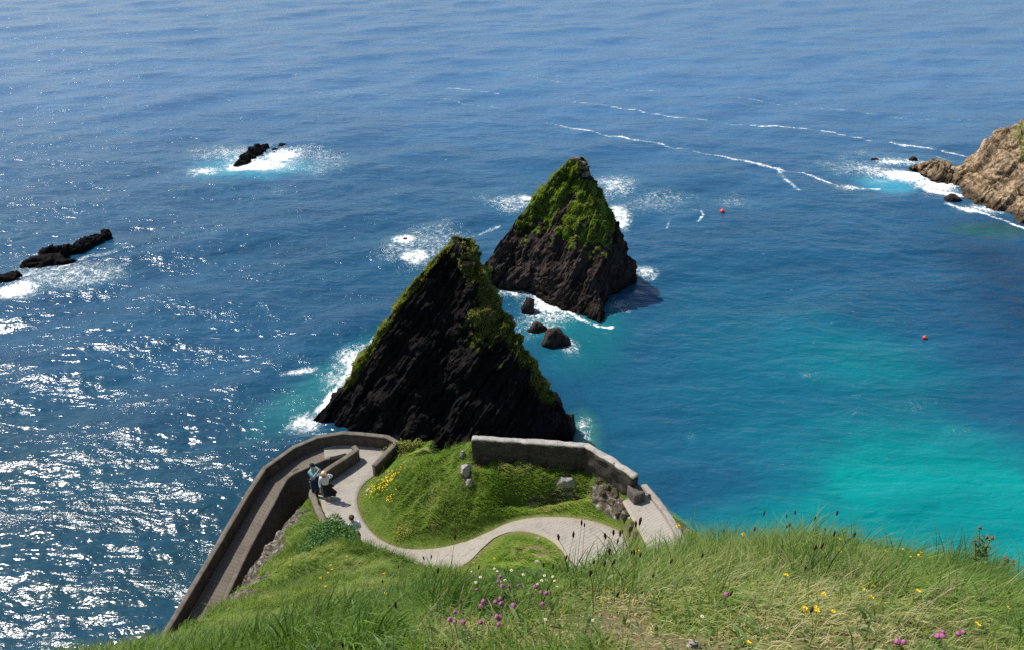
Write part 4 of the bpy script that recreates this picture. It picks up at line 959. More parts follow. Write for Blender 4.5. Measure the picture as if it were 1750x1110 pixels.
# mound, island in the bend, seaward fringe
x, y, z, dry, dp, d = scatter(190000, -7.2, 7.0, 17.5, 31, lambda x, y, z, r: (x > -6.9 + (y < 22) * 9 - (y < 20.5) * 8.5 * (x > -3)) & ~((y < 24.3) & (x < -4.6)), 4)
cl = fbm(x * 1.7 + y * .5, y * 1.7, seed=221, o=3); c3 = fbm(x * .5, y * .5, seed=223, o=3)
h = np.clip(.16 + .16 * cl, .05, .42) * rngG.uniform(.6, 1.3, len(x)) * np.where(dp < .25, .5, 1) * (1 - .5 * dry)
ln = np.stack([.7 + .5 * vn(x * .9, y * .9, seed=224), -.55 + .5 * vn(x * .9, y * .9, seed=225), 0 * x], 1) + rngG.normal(0, .25, (len(x), 3))
o = blades('grass', np.stack([x, y, z], 1), h, ln, rngG.uniform(.012, .024, len(x)), 14, m_blade, colw=.36 + .55 * c3 + .35 * cl + .4 * dry + .3 * (dp < .22) * (dp > 0),
           palette=[(.09, .17, .018), (.15, .26, .024), (.21, .34, .035), (.28, .38, .055), (.38, .39, .12), (.50, .44, .22)], curl=.7)
tag(o, kind='stuff')

# ------------------------------------------------------------------ flowers and seed heads of the near slope
m_stem = plain('green_stem', (.12, .17, .05), .3, 40, .7); m_drystem = plain('dry_stem', (.34, .28, .15), .3, 40, .8)
m_head = plain('brown_seed_head', (.055, .032, .018), .4, 300, .9); m_pink = plain('clover_pink', (.40, .13, .27), .35, 300, .8)
m_yel = plain('petal_yellow', (.85, .60, .02), .15, 200, .6); m_wht = plain('petal_white', (.58, .57, .48), .12, 200, .7); m_leaf = plain('leaf_green', (.06, .12, .02), .35, 60, .6)
m_och = plain('flower_centre', (.55, .32, .02), .3, 400, .8)
def tube(pts, rad, sides=5):
    pts = np.asarray(pts, float); n = len(pts); rad = np.broadcast_to(rad, n); V = []
    T = np.gradient(pts, axis=0); T /= np.linalg.norm(T, axis=1)[:, None] + 1e-9
    ref = np.where(np.abs(T[:, 2:3]) > .9, [[1., 0, 0]], [[0., 0, 1]]); A_ = np.cross(T, ref); A_ /= np.linalg.norm(A_, axis=1)[:, None] + 1e-9; B_ = np.cross(T, A_)
    for k in range(sides):
        a = 2 * math.pi * k / sides; V.append(pts + rad[:, None] * (math.cos(a) * A_ + math.sin(a) * B_))
    V = np.stack(V, 1).reshape(-1, 3); i = np.arange(n - 1)[:, None]; j = np.arange(sides)[None]
    F = np.stack([i * sides + j, i * sides + (j + 1) % sides, (i + 1) * sides + (j + 1) % sides, (i + 1) * sides + j], -1).reshape(-1, 4)
    return V, [F, np.arange(sides)[None, ::-1], (np.arange(sides) + (n - 1) * sides)[None]]
def join(parts):
    Vs, Q, Tn, off = [], {}, 0, 0
    for V, Fs in parts:
        Vs.append(V)
        for F in (Fs if isinstance(Fs, list) else [Fs]): Q.setdefault(F.shape[1], []).append(F + off)
        off += len(V)
    return np.concatenate(Vs), [np.concatenate(q) for q in Q.values()]
def petals(n, r0, r1, wd, lift, layers=1, seed=0):
    rg = np.random.default_rng(seed); V, F = [], []
    for L_ in range(layers):
        for k in range(n):
            a = 2 * math.pi * (k + L_ * .5) / n + rg.normal(0, .08); r = r1 * (1 - .25 * L_) * rg.uniform(.88, 1.08); z1 = lift + .35 * L_ * r1
            u = np.array([math.cos(a), math.sin(a), 0]); s = np.array([-u[1], u[0], 0])
            b = len(V); V += [u * r0 - s * wd * .35, u * r0 + s * wd * .35, u * r * .7 + s * wd * .5 + [0, 0, z1 * .7], u * r * .7 - s * wd * .5 + [0, 0, z1 * .7], u * r + s * wd * .2 + [0, 0, z1], u * r - s * wd * .2 + [0, 0, z1]]
            F += [[b, b + 1, b + 2, b + 3], [b + 3, b + 2, b + 4, b + 5]]
    return np.array(V), np.array(F)
def ell(rx, rz, bumps=.12, nu=9, nv=7, seed=0, c=(0, 0, 0)):
    th = np.linspace(0, 2 * np.pi, nu, endpoint=False)[:, None]; ph = np.linspace(.05, np.pi - .05, nv)[None]
    p = np.stack([np.cos(th) * np.sin(ph), np.sin(th) * np.sin(ph), np.cos(ph) + 0 * th], -1).reshape(-1, 3)
    p = p * (1 + bumps * np.random.default_rng(seed).uniform(-1, 1, (len(p), 1))) * [rx, rx, rz] + np.array(c)
    return p, [grid_faces(nu, nv, True)[:, ::-1], np.arange(nu)[None] * nv, np.arange(nu)[None, ::-1] * nv + nv - 1]
def stem_curve(h, lean, n=6):
    t = np.linspace(0, 1, n); return np.stack([lean[0] * t ** 2 * h, lean[1] * t ** 2 * h, h * t - .04 * (t == 0)], 1)
def proto(name, kind, h, lean, seed):
    root = empty(name, (0, 0, 0)); c = stem_curve(h, lean); tip = c[-1]
    V, F = tube(c, np.linspace(.0017, .0010, len(c)) * (1 if kind != 'thin' else .8))
    mesh_np('stem', V, F, m_drystem if kind == 'dry' else m_stem, root)
    if kind == 'plantain':
        V, F = join([ell(.0048, .016, .18, 9, 11, seed, tip + [0, 0, .013]), ell(.006, .003, .2, 8, 5, seed + 1, tip + [0, 0, .016])]); mesh_np('flower_head', V, F, m_head, root)
    elif kind == 'clover':
        P_ = [ell(.0085, .0085, .28, 12, 9, seed, tip + [0, 0, .012])]
        pv, pf = petals(11, .003, .011, .0045, .007, 3, seed); P_.append((pv + tip + [0, 0, .004], pf))
        V, F = join(P_); mesh_np('flower_head', V, F, m_pink, root)
        lv = [(petals(3, .0, .016, .013, .002, 1, seed)[0] + c[2], petals(3, .0, .016, .013, .002, 1, seed)[1])]; V, F = join(lv); mesh_np('leaf', V, F, m_leaf, root)
    elif kind == 'dandelion':
        V, F = petals(16, .002, .015, .004, .004, 3, seed); fh = mesh_np('flower_head', V + tip, F, m_yel, root)
        V, F = ell(.004, .004, .1, 8, 5, seed, tip + [0, 0, .007]); mesh_np('flower_centre', V, F, m_och, root)
    elif kind == 'vetch':
        P_ = [(petals(5, .001, .0055, .005, .002, 2, seed + k)[0] + tip + np.array([(.0055) * math.cos(k * 2.1), .0055 * math.sin(k * 2.1), .003 * k]), petals(5, .001, .0055, .005, .002, 2, seed + k)[1]) for k in range(3)]
        V, F = join(P_); mesh_np('flower_head', V, F, m_yel, root)
    elif kind == 'daisy':
        V, F = petals(11, .002, .007, .0035, .001, 1, seed); mesh_np('flower_head', V + tip, F, m_wht, root)
        V, F = ell(.0028, .002, .1, 8, 5, seed, tip + [0, 0, .002]); mesh_np('flower_centre', V, F, m_yel, root)
    elif kind == 'dry':
        P_ = [tube(np.stack([tip + np.array([(.006) * math.cos(k * 2.4) * q, .006 * math.sin(k * 2.4) * q, -.05 + .012 * k + .022 * q]) for q in (0, .5, 1)]), [.0006, .0012, .0004], 4) for k in range(8)]
        V, F = join(P_); mesh_np('seed_head', V, F, m_drystem, root)
    return root
def copy_tree(o):
    c = o.copy(); COL.objects.link(c)
    for ch in list(o.children):
        k = ch.copy(); COL.objects.link(k); k.parent = c
    return c
def plant(name, kind, spots, label, cat, group, hr, seed, scale=(.85, 1.2), head=None):
    """spots are (px, py) of the heads; the plants are rooted in the slope below them"""
    rg = np.random.default_rng(seed); protos = [proto(name, kind, 1.0 * hr * s, l, seed + i) for i, (s, l) in enumerate([(.8, (.25, .1)), (1, (.4, -.2)), (1.2, (.15, .2)), (1.0, (-.15, -.1))])]
    used = [False] * 4; out = []
    for i, (px, py) in enumerate(spots):
        k = i % 4; hh = hr * [.8, 1, 1.2, 1.0][k]; s = rg.uniform(*scale)
        g = hit(px, py + 60)
        if g is None: continue
        for _ in range(3):
            q = hit(px, py + max(4, hh * s * .72 * pxm(g)))
            if q is None: break
            g = q
        if head: s = min(3.0, max(.5, head / pxm(g)))
        o = protos[k] if not used[k] else copy_tree(protos[k]); used[k] = True
        o.location = tuple(g); o.rotation_euler = (rg.normal(0, .08), rg.normal(.05, .08), rg.uniform(-.9, .9)); o.scale = (s, s, s)
        lb = label if isinstance(label, str) else label(px, py); tag(o, lb, cat, group); out.append(o)
    for k in range(4):
        if not used[k]:
            for ch in list(protos[k].children): bpy.data.objects.remove(ch)
            bpy.data.objects.remove(protos[k])
    return out
rp = np.random.default_rng(77)
sp = [(rp.uniform(652, 700), rp.uniform(925, 968)) for _ in range(10)] + [(rp.uniform(700, 782), rp.uniform(928, 972)) for _ in range(22)]
plant('ribwort', 'plantain', sp, 'dark seed head on a thin stem, in the cluster before the left path bend', 'wild plant', 'dark seed heads before the left bend of the path', .26, 501)
sp = [(rp.uniform(960, 1075), rp.uniform(905, 958)) for _ in range(24)] + [(rp.uniform(1010, 1072), rp.uniform(925, 960)) for _ in range(6)]
plant('ribwort', 'plantain', sp, 'dark seed head on a thin stem, in the cluster before the right path end', 'wild plant', 'dark seed heads before the right end of the path', .30, 511)
sp = [(1257, 852), (1270, 873), (1290, 866), (1298, 862), (1308, 884), (1322, 880), (1344, 858), (1348, 884), (1358, 888), (1364, 876), (1330, 897), (1340, 896), (1318, 866), (1383, 893), (1392, 902), (1410, 909), (1276, 884), (1167, 872), (1178, 875), (1232, 905), (1251, 912)]
plant('ribwort', 'plantain', sp, 'dark seed head on a thin stem, on the crest against the turquoise water', 'wild plant', 'dark seed heads on the crest against the turquoise water', .30, 521)
sp = [(820, 945), (1148, 960), (1347, 943), (1383, 1034), (1485, 945), (1330, 935), (840, 935), (622, 978), (648, 1000), (1330, 938), (905, 975), (948, 962), (1204, 1010), (560, 1075), (676, 1062)]
plant('ribwort', 'plantain', sp, lambda px, py: 'single dark seed head away from the clusters, ' + ('on the left slope' if px < 700 else 'in front of the grass island' if px < 1000 else 'in the grass below the crest') , 'wild plant', 'scattered dark seed heads', .24, 531)
sp = [(842, 1002), (830, 1014), (862, 1014), (869, 995), (878, 1003), (890, 1015), (904, 1017), (891, 1028), (811, 1014), (922, 1019), (928, 1029), (829, 1033), (835, 1036), (781, 1045), (783, 1059), (773, 1063), (761, 1063), (797, 1058), (811, 1050), (858, 1051), (835, 1062), (834, 1075), (850, 1000), (855, 1018)]
plant('clover', 'clover', sp, 'pink clover flower in the central patch of the near grass', 'clover', 'pink clover in the central patch', .13, 541)
sp = [(1510, 1094), (1563, 1081), (1608, 1081), (1593, 1073), (1524, 1100), (1582, 1092), (1626, 1090)]
plant('clover', 'clover', sp, 'pink clover flower in the small patch at the bottom right', 'clover', 'pink clover in the bottom right patch', .09, 551)
plant('clover', 'clover', [(1228, 1017)], 'lone pink clover flower right of the bare trodden soil', 'clover', None, .10, 556)
sp = [(1130, 923), (1158, 909), (1160, 916), (1097, 941), (1201, 901), (1248, 898)]
plant('dandelion', 'dandelion', sp, lambda px, py: {1130: 'yellow dandelion low in the grass just below the end of the side path', 1158: 'brightest yellow dandelion, on the crest right of the side path end', 1160: 'yellow dandelion close under the brightest one by the side path', 1097: 'yellow dandelion in front of the right path end, lowest of the crest ones', 1201: 'small yellow dandelion on the crest, between two larger ones, against the water', 1248: 'yellow dandelion farthest along the crest, left of the dark seed heads'}[px], 'dandelion', 'yellow dandelions on the crest', .22, 561, (.8, 1.0))
plant('dandelion', 'dandelion', [(424, 1003), (393, 1026)], lambda px, py: 'yellow dandelion at the rim beside the ramp, ' + ('the higher of two' if px > 410 else 'the lower of two'), 'dandelion', 'yellow dandelions beside the ramp', .26, 565, (1.2, 1.4))
sp = [(1402, 937), (1414, 935), (1421, 927), (1440, 927), (1525, 935), (1533, 948), (1547, 948), (1570, 936), (1395, 945), (1360, 930), (1332, 994), (1510, 940), (1376, 1036), (1387, 1039), (1385, 1059), (1369, 1043), (1361, 1046), (1533, 1004), (1455, 1024), (1472, 1004), (1482, 1002), (1687, 1025), (1632, 1068), (1276, 1097), (1396, 1012)]
plant('vetch', 'vetch', sp, 'small yellow wildflower on the right part of the near grass slope', 'wildflower', 'small yellow flowers on the right slope', .10, 571)
sp = [(653, 1018), (586, 957), (570, 981), (555, 996), (557, 990), (545, 1013), (493, 981), (660, 990), (806, 968), (838, 962), (563, 985)]
plant('vetch', 'vetch', sp, 'small yellow wildflower on the left part of the grass slope', 'wildflower', 'small yellow flowers on the left slope', .10, 581, head=300.0)
sp = [(843, 980), (850, 978), (853, 985), (822, 985), (846, 988), (860, 983), (873, 982), (930, 990), (940, 997), (918, 1002), (902, 998), (942, 990), (919, 985), (835, 992), (825, 999), (812, 975), (938, 1000), (893, 981), (1006, 1068), (933, 1058), (1183, 1062)]
plant('daisy', 'daisy', sp, 'small white wildflower in the near grass between path and clover', 'wildflower', 'small white wildflowers', .15, 591)
sp = [(rp.uniform(560, 780), rp.uniform(1000, 1060)) for _ in range(10)] + [(rp.uniform(1180, 1700), rp.uniform(900, 1040)) for _ in range(22)] + [(rp.uniform(440, 560), rp.uniform(1010, 1060)) for _ in range(8)]
plant('grass_stalk', 'dry', sp, 'straw-coloured bent grass stalk with a feathery seed head', 'grass stalk', 'straw-coloured grass stalks', .22, 601)

# thistle on the right rim
def thistle(px, py, hh, label, seed, bend):
    g = hit(px, py); rg = np.random.default_rng(seed); root = empty('thistle', tuple(g))
    parts, leaves, heads = [], [], []
    for k in range(4):
        ln = np.array([bend * rg.uniform(.4, 1.2) + rg.normal(0, .12), rg.normal(0, .15)]); c = stem_curve(hh * rg.uniform(.7, 1.05), ln, 9)
        parts.append(tube(c, np.linspace(.0045, .002, 9), 6))
        for j in range(2, 9):
            for q in range(3):
                a = rg.uniform(0, 6.28); L_ = rg.uniform(.04, .09) * (1.3 - j / 9); u_ = np.array([math.cos(a), math.sin(a), .45]); s_ = np.array([-u_[1], u_[0], 0]) * .011
                b = c[j]; leaves.append((np.array([b, b + u_ * L_ * .5 + s_, b + u_ * L_, b + u_ * L_ * .5 - s_]), np.array([[0, 1, 2, 3]])))
        heads.append(ell(.010, .013, .25, 9, 7, seed + k, c[-1] + [0, 0, .008]))
    for nm, pr, mt in (('stem', parts, m_stem), ('leaves', leaves, plain('thistle_leaf', (.10, .16, .06), .3, 50, .7)), ('flower_head', heads, plain('thistle_head', (.16, .10, .10), .3, 90, .9))):
        V, F = join(pr); o = mesh_np(nm, V, F, mt, root)
        if nm == 'leaves': o['kind'] = 'stuff'
    tag(root, label, 'thistle')
thistle(1660, 985, .42, 'tall leafy thistle leaning left on the right rim above the turquoise water', 611, -.25)
thistle(1700, 1005, .30, 'shorter leafy thistle nearest the right end of the rim', 621, .1)

# leafy shrubs
def shrub(name, c, dims, n, leaf, seed, cols_, label, flowers=None, parts_per=3):
    rg = np.random.default_rng(seed); root = empty(name, tuple(c))
    v = rg.normal(0, 1, (n, 3)); v[:, 2] = np.abs(v[:, 2]); v /= np.linalg.norm(v, axis=1)[:, None]
    rad = rg.uniform(.55, 1.05, n)[:, None] * (1 + .35 * vn(v[:, 0] * 2.5, v[:, 1] * 2.5, v[:, 2] * 2.5, seed)[:, None])
    p = v * rad * np.array(dims)
    a = rg.normal(0, 1, (n, 3)) + v * .5 + [0, 0, .6]; a /= np.linalg.norm(a, axis=1)[:, None]
    b = np.cross(a, rg.normal(0, 1, (n, 3))); b /= np.linalg.norm(b, axis=1)[:, None]; d_ = np.cross(a, b); L_ = rg.uniform(*leaf, n)[:, None]
    V = np.stack([p - b * L_ * .5, p + d_ * L_ * .32 + a * L_ * .06, p + b * L_ * .5, p - d_ * L_ * .32 + a * L_ * .06], 1).reshape(-1, 3)
    F = np.arange(n * 4).reshape(-1, 4); pal = np.array(cols_); ci = pal[rg.integers(0, len(pal), n)] * rg.uniform(.75, 1.25, (n, 1))
    o = mesh_np('foliage', V, F, m_blade, root, cols={'tint': np.repeat(ci, 4, 0)}); o['kind'] = 'stuff'
    br = [tube(np.stack([np.zeros(3) - [0, 0, .1], q * .5 * np.array(dims) + rg.normal(0, .03, 3), q * .9 * np.array(dims)]), [.03, .018, .006], 5) for q in v[:14]]
    V, F = join(br); mesh_np('stems', V, F, m_drystem, root)
    if flowers:
        m = rg.choice(n, flowers[0], replace=False); P_ = []
        for k in m:
            fv, ff = petals(5, .002, flowers[1], flowers[1] * .7, .01, 1, k); P_.append((fv + p[k] * 1.04 + [0, 0, .03], ff))
        V, F = join(P_); o = mesh_np('flowers', V, F, m_yel, root); o['kind'] = 'stuff'
    return tag(root, label, 'shrub')
g = hit(562, 925); shrub('shrub', g + [0, 0, -.1], (.85, 1.2, .38), 5200, (.05, .10), 631, [(.035, .10, .018), (.055, .15, .03), (.10, .22, .06), (.16, .28, .12)], 'dark glossy ivy-like shrub on the grassy spur above the two half-hidden people')
shrub('shrub', P(700, 790, 25.6), (1.05, .9, 1.15), 9000, (.06, .12), 641, [(.10, .14, .02), (.17, .21, .04), (.26, .28, .07), (.33, .31, .11)], 'olive green bush with yellow flowers just outside the corner of the hairpin landing', flowers=(120, .022))
shrub('shrub', P(722, 806, 25.4), (.75, .7, .75), 4500, (.06, .12), 646, [(.10, .15, .02), (.15, .20, .04), (.24, .27, .07)], 'lower green bush between the hairpin landing and the mound', flowers=(30, .02))

# yellow flower patches on the mound: a mass of little heads
P_ = []
for (px, py, rr, n) in [(655, 828, .55, 110), (672, 822, .4, 50), (668, 856, .22, 24), (640, 836, .3, 24)]:
    c = hit(px, py)
    for k in range(n):
        q = c[:2] + rp.normal(0, rr * .5, 2); zz = height([q[0]], [q[1]])[0]
        fv, ff = petals(5, .002, rp.uniform(.012, .026), .018, .008, 1, k); P_.append((fv + [q[0], q[1], zz + rp.uniform(.12, .26)], ff))
V, F = join(P_); o = mesh_np('wildflowers', V, F, m_yel); o['kind'] = 'stuff'

# stones
m_pale = mat_rock('pale_quartz_rock', (.38, .35, .32), (.62, .60, .56), (.80, .78, .75), .6, (.3, .3, .3), grass_cols=False, strat=3)
def stone(px, py, w_px, hz, rot, seed, label, mat=None, name='rock', asp=.8, sink=.25):
    g = hit(px, py); s = w_px / pxm(g) / 2
    o = boulder(name, tuple(g + [0, 0, hz * (.5 - sink) - .0]), (s, s * asp, hz), rot, seed, mat or m_pale, nu=44, nv=28, disp=.28)
    return tag(o, label, 'rock')
stone(797, 804, 26, .40, .4, 701, 'pale upright rock on the mound crest left of the stone wall', sink=.5)
stone(803, 830, 16, .28, .2, 702, 'smaller pale rock just below the crest rock on the mound', sink=.5)
stone(790, 782, 12, .22, .2, 703, 'small pale rock at the very top of the mound crest')
stone(968, 824, 44, .40, .1, 704, 'large pale rock face in the shaded bank below the stone wall', asp=.5, sink=.6)
stone(944, 846, 14, .14, .6, 705, 'small grey stone in the grass below the large pale rock face', mat=m_brown)
stone(630, 838, 12, .10, 1.0, 706, 'thin pale stone beside the path at the left foot of the mound')
stone(918, 960, 10, .05, .3, 707, 'pale stone on the grass island inside the bend, near its lower edge')
stone(919, 921, 10, .05, .3, 708, 'small white stone near the top of the grass island in the bend')
stone(1183, 1104, 28, .028, .2, 709, 'flat white stone at the bottom edge beside the bare soil', name='stone')
stone(1056, 1088, 10, .012, .5, 710, 'small white pebble lying on the bare trodden soil', name='stone')
for k, (px, py, w_) in enumerate([(1022, 822, 18), (1036, 834, 20), (1052, 846, 22), (1044, 860, 18), (1060, 868, 22), (1068, 886, 20), (1078, 900, 18), (1086, 916, 18), (1030, 845, 14), (1056, 880, 15)]):
    o = stone(px, py, w_, .16, k * .7, 720 + k, 'brown rubble stone in the broken bank below the end of the stone wall', mat=m_rubble, asp=.7)
    o['group'] = 'rubble stones in the broken bank'

# ------------------------------------------------------------------ buoys
def buoy(px, py, r, label):
    c = P(px, py, 0); root = empty('buoy', (c[0], c[1], 0))
    V, F = ell(r, r * .95, .0, 24, 16, 0, (0, 0, r * .35)); mesh_np('float', V, F, plain('buoy_red', (.75, .045, .03), .1, 3, .35, .5), root, smooth=True)
    V, F = tube(np.array([[0, 0, r * 1.2], [0, 0, r * 1.55]]), r * .16, 8); mesh_np('eye_lug', V, F, m_wht, root)
    tag(root, label, 'buoy')
buoy(1234, 363, .42, 'larger red mooring buoy, right of the far sea stack')
buoy(1580, 577, .26, 'smaller red buoy above the turquoise shallows')
# ------------------------------------------------------------------ people
m_skin = plain('skin', (.50, .30, .21), .08, 8, .6); m_hair_b = plain('hair_brown', (.07, .04, .022), .3, 60, .6); m_hair_l = plain('hair_blond', (.62, .50, .34), .2, 60, .6)
def skin_mesh(name, V, E, R, mat, parent, root=0, sub=2):
    me = bpy.data.meshes.new(name); me.from_pydata([tuple(v) for v in V], E, []); me.materials.append(mat)
    o = link(bpy.data.objects.new(name, me), parent)
    md = o.modifiers.new('skin', 'SKIN'); md.use_smooth_shade = True
    for i, r in enumerate(R):
        s = me.skin_vertices[0].data[i]; s.radius = (r, r) if not isinstance(r, tuple) else r; s.use_root = (i == root)
    sb = o.modifiers.new('sub', 'SUBSURF'); sb.levels = sub; sb.render_levels = sub
    return o
def lerp3(a, b, t): return tuple(np.array(a) * (1 - t) + np.array(b) * t)
def figure(loc, rz, J, cloth, label, extras=None):
    """J: joints in metres, facing -Y. One continuous skin for the body, clothes as children."""
    root = empty('person', loc, rz); tag(root, label, 'person')
    V, E, R = [], [], []
    def add(p, r, prev=None):
        V.append(tuple(p)); R.append(r); i = len(V) - 1
        if prev is not None: E.append((prev, i))
        return i
    pel = add(J['pelvis'], (.13, .10)); sp_ = add(lerp3(J['pelvis'], J['chest'], .5), (.115, .09), pel); ch = add(J['chest'], (.145, .105), sp_)
    nb = add(J['neck'], .055, ch); hb = add(J['head'], (.072, .082), nb); fd = np.array(J.get('face', (0, -1, 0)), float); H = np.array(J['head'])
    ht = add(H + [0, 0, .085], (.075, .088), hb); ht2 = add(H + [0, 0, .14], .05, ht)
    nz_ = add(H + fd * .095 + [0, 0, .03], .012, hb)
    for s in ('l', 'r'):
        sg = 1 if s == 'l' else -1
        cx = np.cross([0, 0, 1], fd); add(H + cx * .085 * sg + [0, 0, .035], .014, hb)
        sh = add(J['sh_' + s], .055, ch); el = add(J['el_' + s], .042, sh); wr = add(J['wr_' + s], .028, el)
        d = np.array(J['wr_' + s]) - np.array(J['el_' + s]); d /= np.linalg.norm(d); pm = np.array(J['wr_' + s]) + d * .055; pa = add(pm, (.032, .018), wr)
        side = np.cross(d, [0, 0, 1.]); side /= np.linalg.norm(side) + 1e-6; curlv = np.array(J.get('curl', fd), float)
        for k, (o_, L_) in enumerate([(-.026, .068), (-.009, .080), (.009, .076), (.026, .058)]):
            f1 = add(pm + side * o_ + d * .035, .0088, pa); f2 = add(pm + side * o_ + d * (.035 + L_ * .55) + curlv * .010, .008, f1); add(pm + side * o_ + d * (.035 + L_ * .85) + curlv * .030, .007, f2)
        t1_ = add(pm - d * .02 + side * .038 * sg, .0095, pa); add(pm + d * .02 + side * .052 * sg + curlv * .015, .008, t1_)
        hp = add(J['hip_' + s], .085, pel); kn = add(J['kn_' + s], .056, hp); an = add(J['an_' + s], .038, kn); ft = np.array(J['an_' + s]); fdir = np.array(J.get('foot_' + s, fd), float); add(ft + fdir * .14 - [0, 0, .045], (.038, .026), an)
    skin_mesh('body', V, E, R, m_skin, root, 0)
    def garment(name, chains, mat, r0=0):
        V, E, R = [], [], []
        idx = {}
        for ch_ in chains:
            prev = None
            for (key, p, r) in ch_:
                if key not in idx: V.append(tuple(p)); R.append(r); idx[key] = len(V) - 1
                if prev is not None and prev != idx[key]: E.append((prev, idx[key]))
                prev = idx[key]
        return skin_mesh(name, V, E, R, mat, root, r0)
    cm = cloth
    if 'top' in cm:
        ch_ = [[('w', lerp3(J['pelvis'], J['chest'], .08), (.165, .125)), ('s', lerp3(J['pelvis'], J['chest'], .55), (.155, .122)), ('c', J['chest'], (.175, .13)), ('n', lerp3(J['chest'], J['neck'], .75), (.085, .075))]]
        for s in 'lr': ch_.append([('c', J['chest'], .17), ('sh' + s, J['sh_' + s], .078), ('el' + s, J['el_' + s], .064), ('wr' + s, lerp3(J['el_' + s], J['wr_' + s], .92), .046)])
        garment('top', ch_, cm['top'])
    if 'trousers' in cm:
        ch_ = []
        for s in 'lr': ch_.append([('p', J['pelvis'], (.15, .12)), ('h' + s, J['hip_' + s], .105), ('k' + s, J['kn_' + s], .078), ('a' + s, tuple(np.array(J['an_' + s]) + [0, 0, .02]), .062)])
        garment('trousers', ch_, cm['trousers'])
    for s in 'lr':
        a = np.array(J['an_' + s]); f = np.array(J.get('foot_' + s, fd), float)
        skin_mesh('shoe', [a - [0, 0, .02], a - f * .04 - [0, 0, .045], a + f * .09 - [0, 0, .045], a + f * .17 - [0, 0, .055]], [(0, 1), (0, 2), (2, 3)], [.05, .042, (.048, .036), (.042, .026)], cm['shoe'], root, 0)
    for sg in (1, -1):
        cx = np.cross([0, 0, 1], fd); V, F = ell(.011, .009, 0, 10, 7); c = H + fd * .078 + cx * .03 * sg + [0, 0, .055]
        mesh_np('eye', V + c, F, plain('eye_dark', (.03, .02, .015), .1, 9, .2), root)
    V, F = ell(.02, .006, 0, 10, 6); mesh_np('mouth', V + H + fd * .082 - [0, 0, .012], F, plain('lips', (.35, .13, .11), .1, 9, .5), root)
    return root, H, fd
def cap_mesh(name, c, r, mat, parent, zcut=-.15, sc=(1, 1.1, 1), seed=0, wob=.05, tail=None):
    th = np.linspace(0, 2 * np.pi, 22, endpoint=False)[:, None]; ph = np.linspace(.02, math.acos(zcut), 12)[None]
    p = np.stack([np.cos(th) * np.sin(ph), np.sin(th) * np.sin(ph), np.cos(ph) + 0 * th], -1).reshape(-1, 3) * np.array(sc) * r
    p = p * (1 + wob * fbm(p[:, 0] * 25, p[:, 1] * 25, p[:, 2] * 12, seed=seed, o=2)[:, None])
    if tail is not None: p = tail(p)
    o = mesh_np(name, p + np.array(c), [grid_faces(22, 12, True)[:, ::-1], np.arange(22)[None] * 12], mat, parent, smooth=True)
    md = o.modifiers.new('thick', 'SOLIDIFY'); md.thickness = .012
    return o
m_teal = plain('teal_fleece', (.20, .42, .46), .12, 12, .9); m_jean = plain('dark_denim', (.018, .035, .095), .2, 30, .9); m_navy = plain('navy_cap', (.012, .014, .028), .2, 20, .8)
m_wtop = plain('white_blouse', (.72, .70, .72), .06, 12, .85); m_blk = plain('black_skirt', (.022, .018, .018), .3, 12, .9); m_wshoe = plain('white_shoe', (.75, .74, .72), .05, 12, .6); m_dshoe = plain('dark_shoe', (.03, .028, .03), .2, 12, .6)
m_phone = plain('black_glass', (.01, .01, .012), .1, 4, .15, .6); m_wshirt = plain('pale_blue_shirt', (.60, .66, .80), .06, 12, .85); m_bag = plain('dark_bag', (.03, .022, .018), .2, 12, .6)
# man in teal taking a photo
c = P(541, 846, 26.55); c[2] = 26.56
J = dict(pelvis=(0, 0, .96), chest=(0, .02, 1.36), neck=(0, 0, 1.52), head=(0, -.02, 1.62), face=(0, -1, 0), sh_l=(.19, 0, 1.43), sh_r=(-.19, 0, 1.43), el_l=(.20, -.24, 1.27), el_r=(-.20, -.24, 1.27),
         wr_l=(.09, -.34, 1.50), wr_r=(-.09, -.34, 1.50), hip_l=(.095, 0, .90), hip_r=(-.095, 0, .90), kn_l=(.11, -.02, .50), kn_r=(-.11, .02, .50), an_l=(.12, 0, .08), an_r=(-.12, .03, .08))
man, H, fd = figure(tuple(c), math.radians(62), J, dict(top=m_teal, trousers=m_jean, shoe=m_dshoe), 'man in teal hoodie, jeans and dark cap holding up a phone beside the parapet')
cap_mesh('cap', H + [0, 0, .07], .105, m_navy, man, zcut=.05, wob=.02)
V, F = join([(np.array([[-.07, -.09, 0], [.07, -.09, 0], [.055, -.185, -.012], [-.055, -.185, -.012], [-.07, -.09, .012], [.07, -.09, .012], [.055, -.185, 0], [-.055, -.185, 0]]), np.array([[3, 2, 1, 0], [4, 5, 6, 7], [0, 1, 5, 4], [1, 2, 6, 5], [2, 3, 7, 6], [3, 0, 4, 7]]))])
mesh_np('cap_peak', V + H + [0, 0, .08], F, m_navy, man)
def box(name, c, s, mat, parent=None, bev=.004):
    bm = bmesh.new(); bmesh.ops.create_cube(bm, size=1); bmesh.ops.scale(bm, vec=s, verts=bm.verts); bmesh.ops.bevel(bm, geom=bm.edges[:], offset=bev, segments=2, affect='EDGES')
    o = bm_obj(name, bm, mat, parent); o.location = c; return o
ph_ = box('phone', (0, 0, 0), (.15, .010, .075), m_phone)
bpy.context.view_layer.update()
ca, sa = math.cos(math.radians(62)), math.sin(math.radians(62)); q = np.array([0, -.405, 1.575])
ph_.location = (c[0] + q[0] * ca - q[1] * sa, c[1] + q[0] * sa + q[1] * ca, c[2] + q[2]); ph_.rotation_euler = (0, 0, math.radians(62)); tag(ph_, 'black phone held up by the man in teal', 'phone')
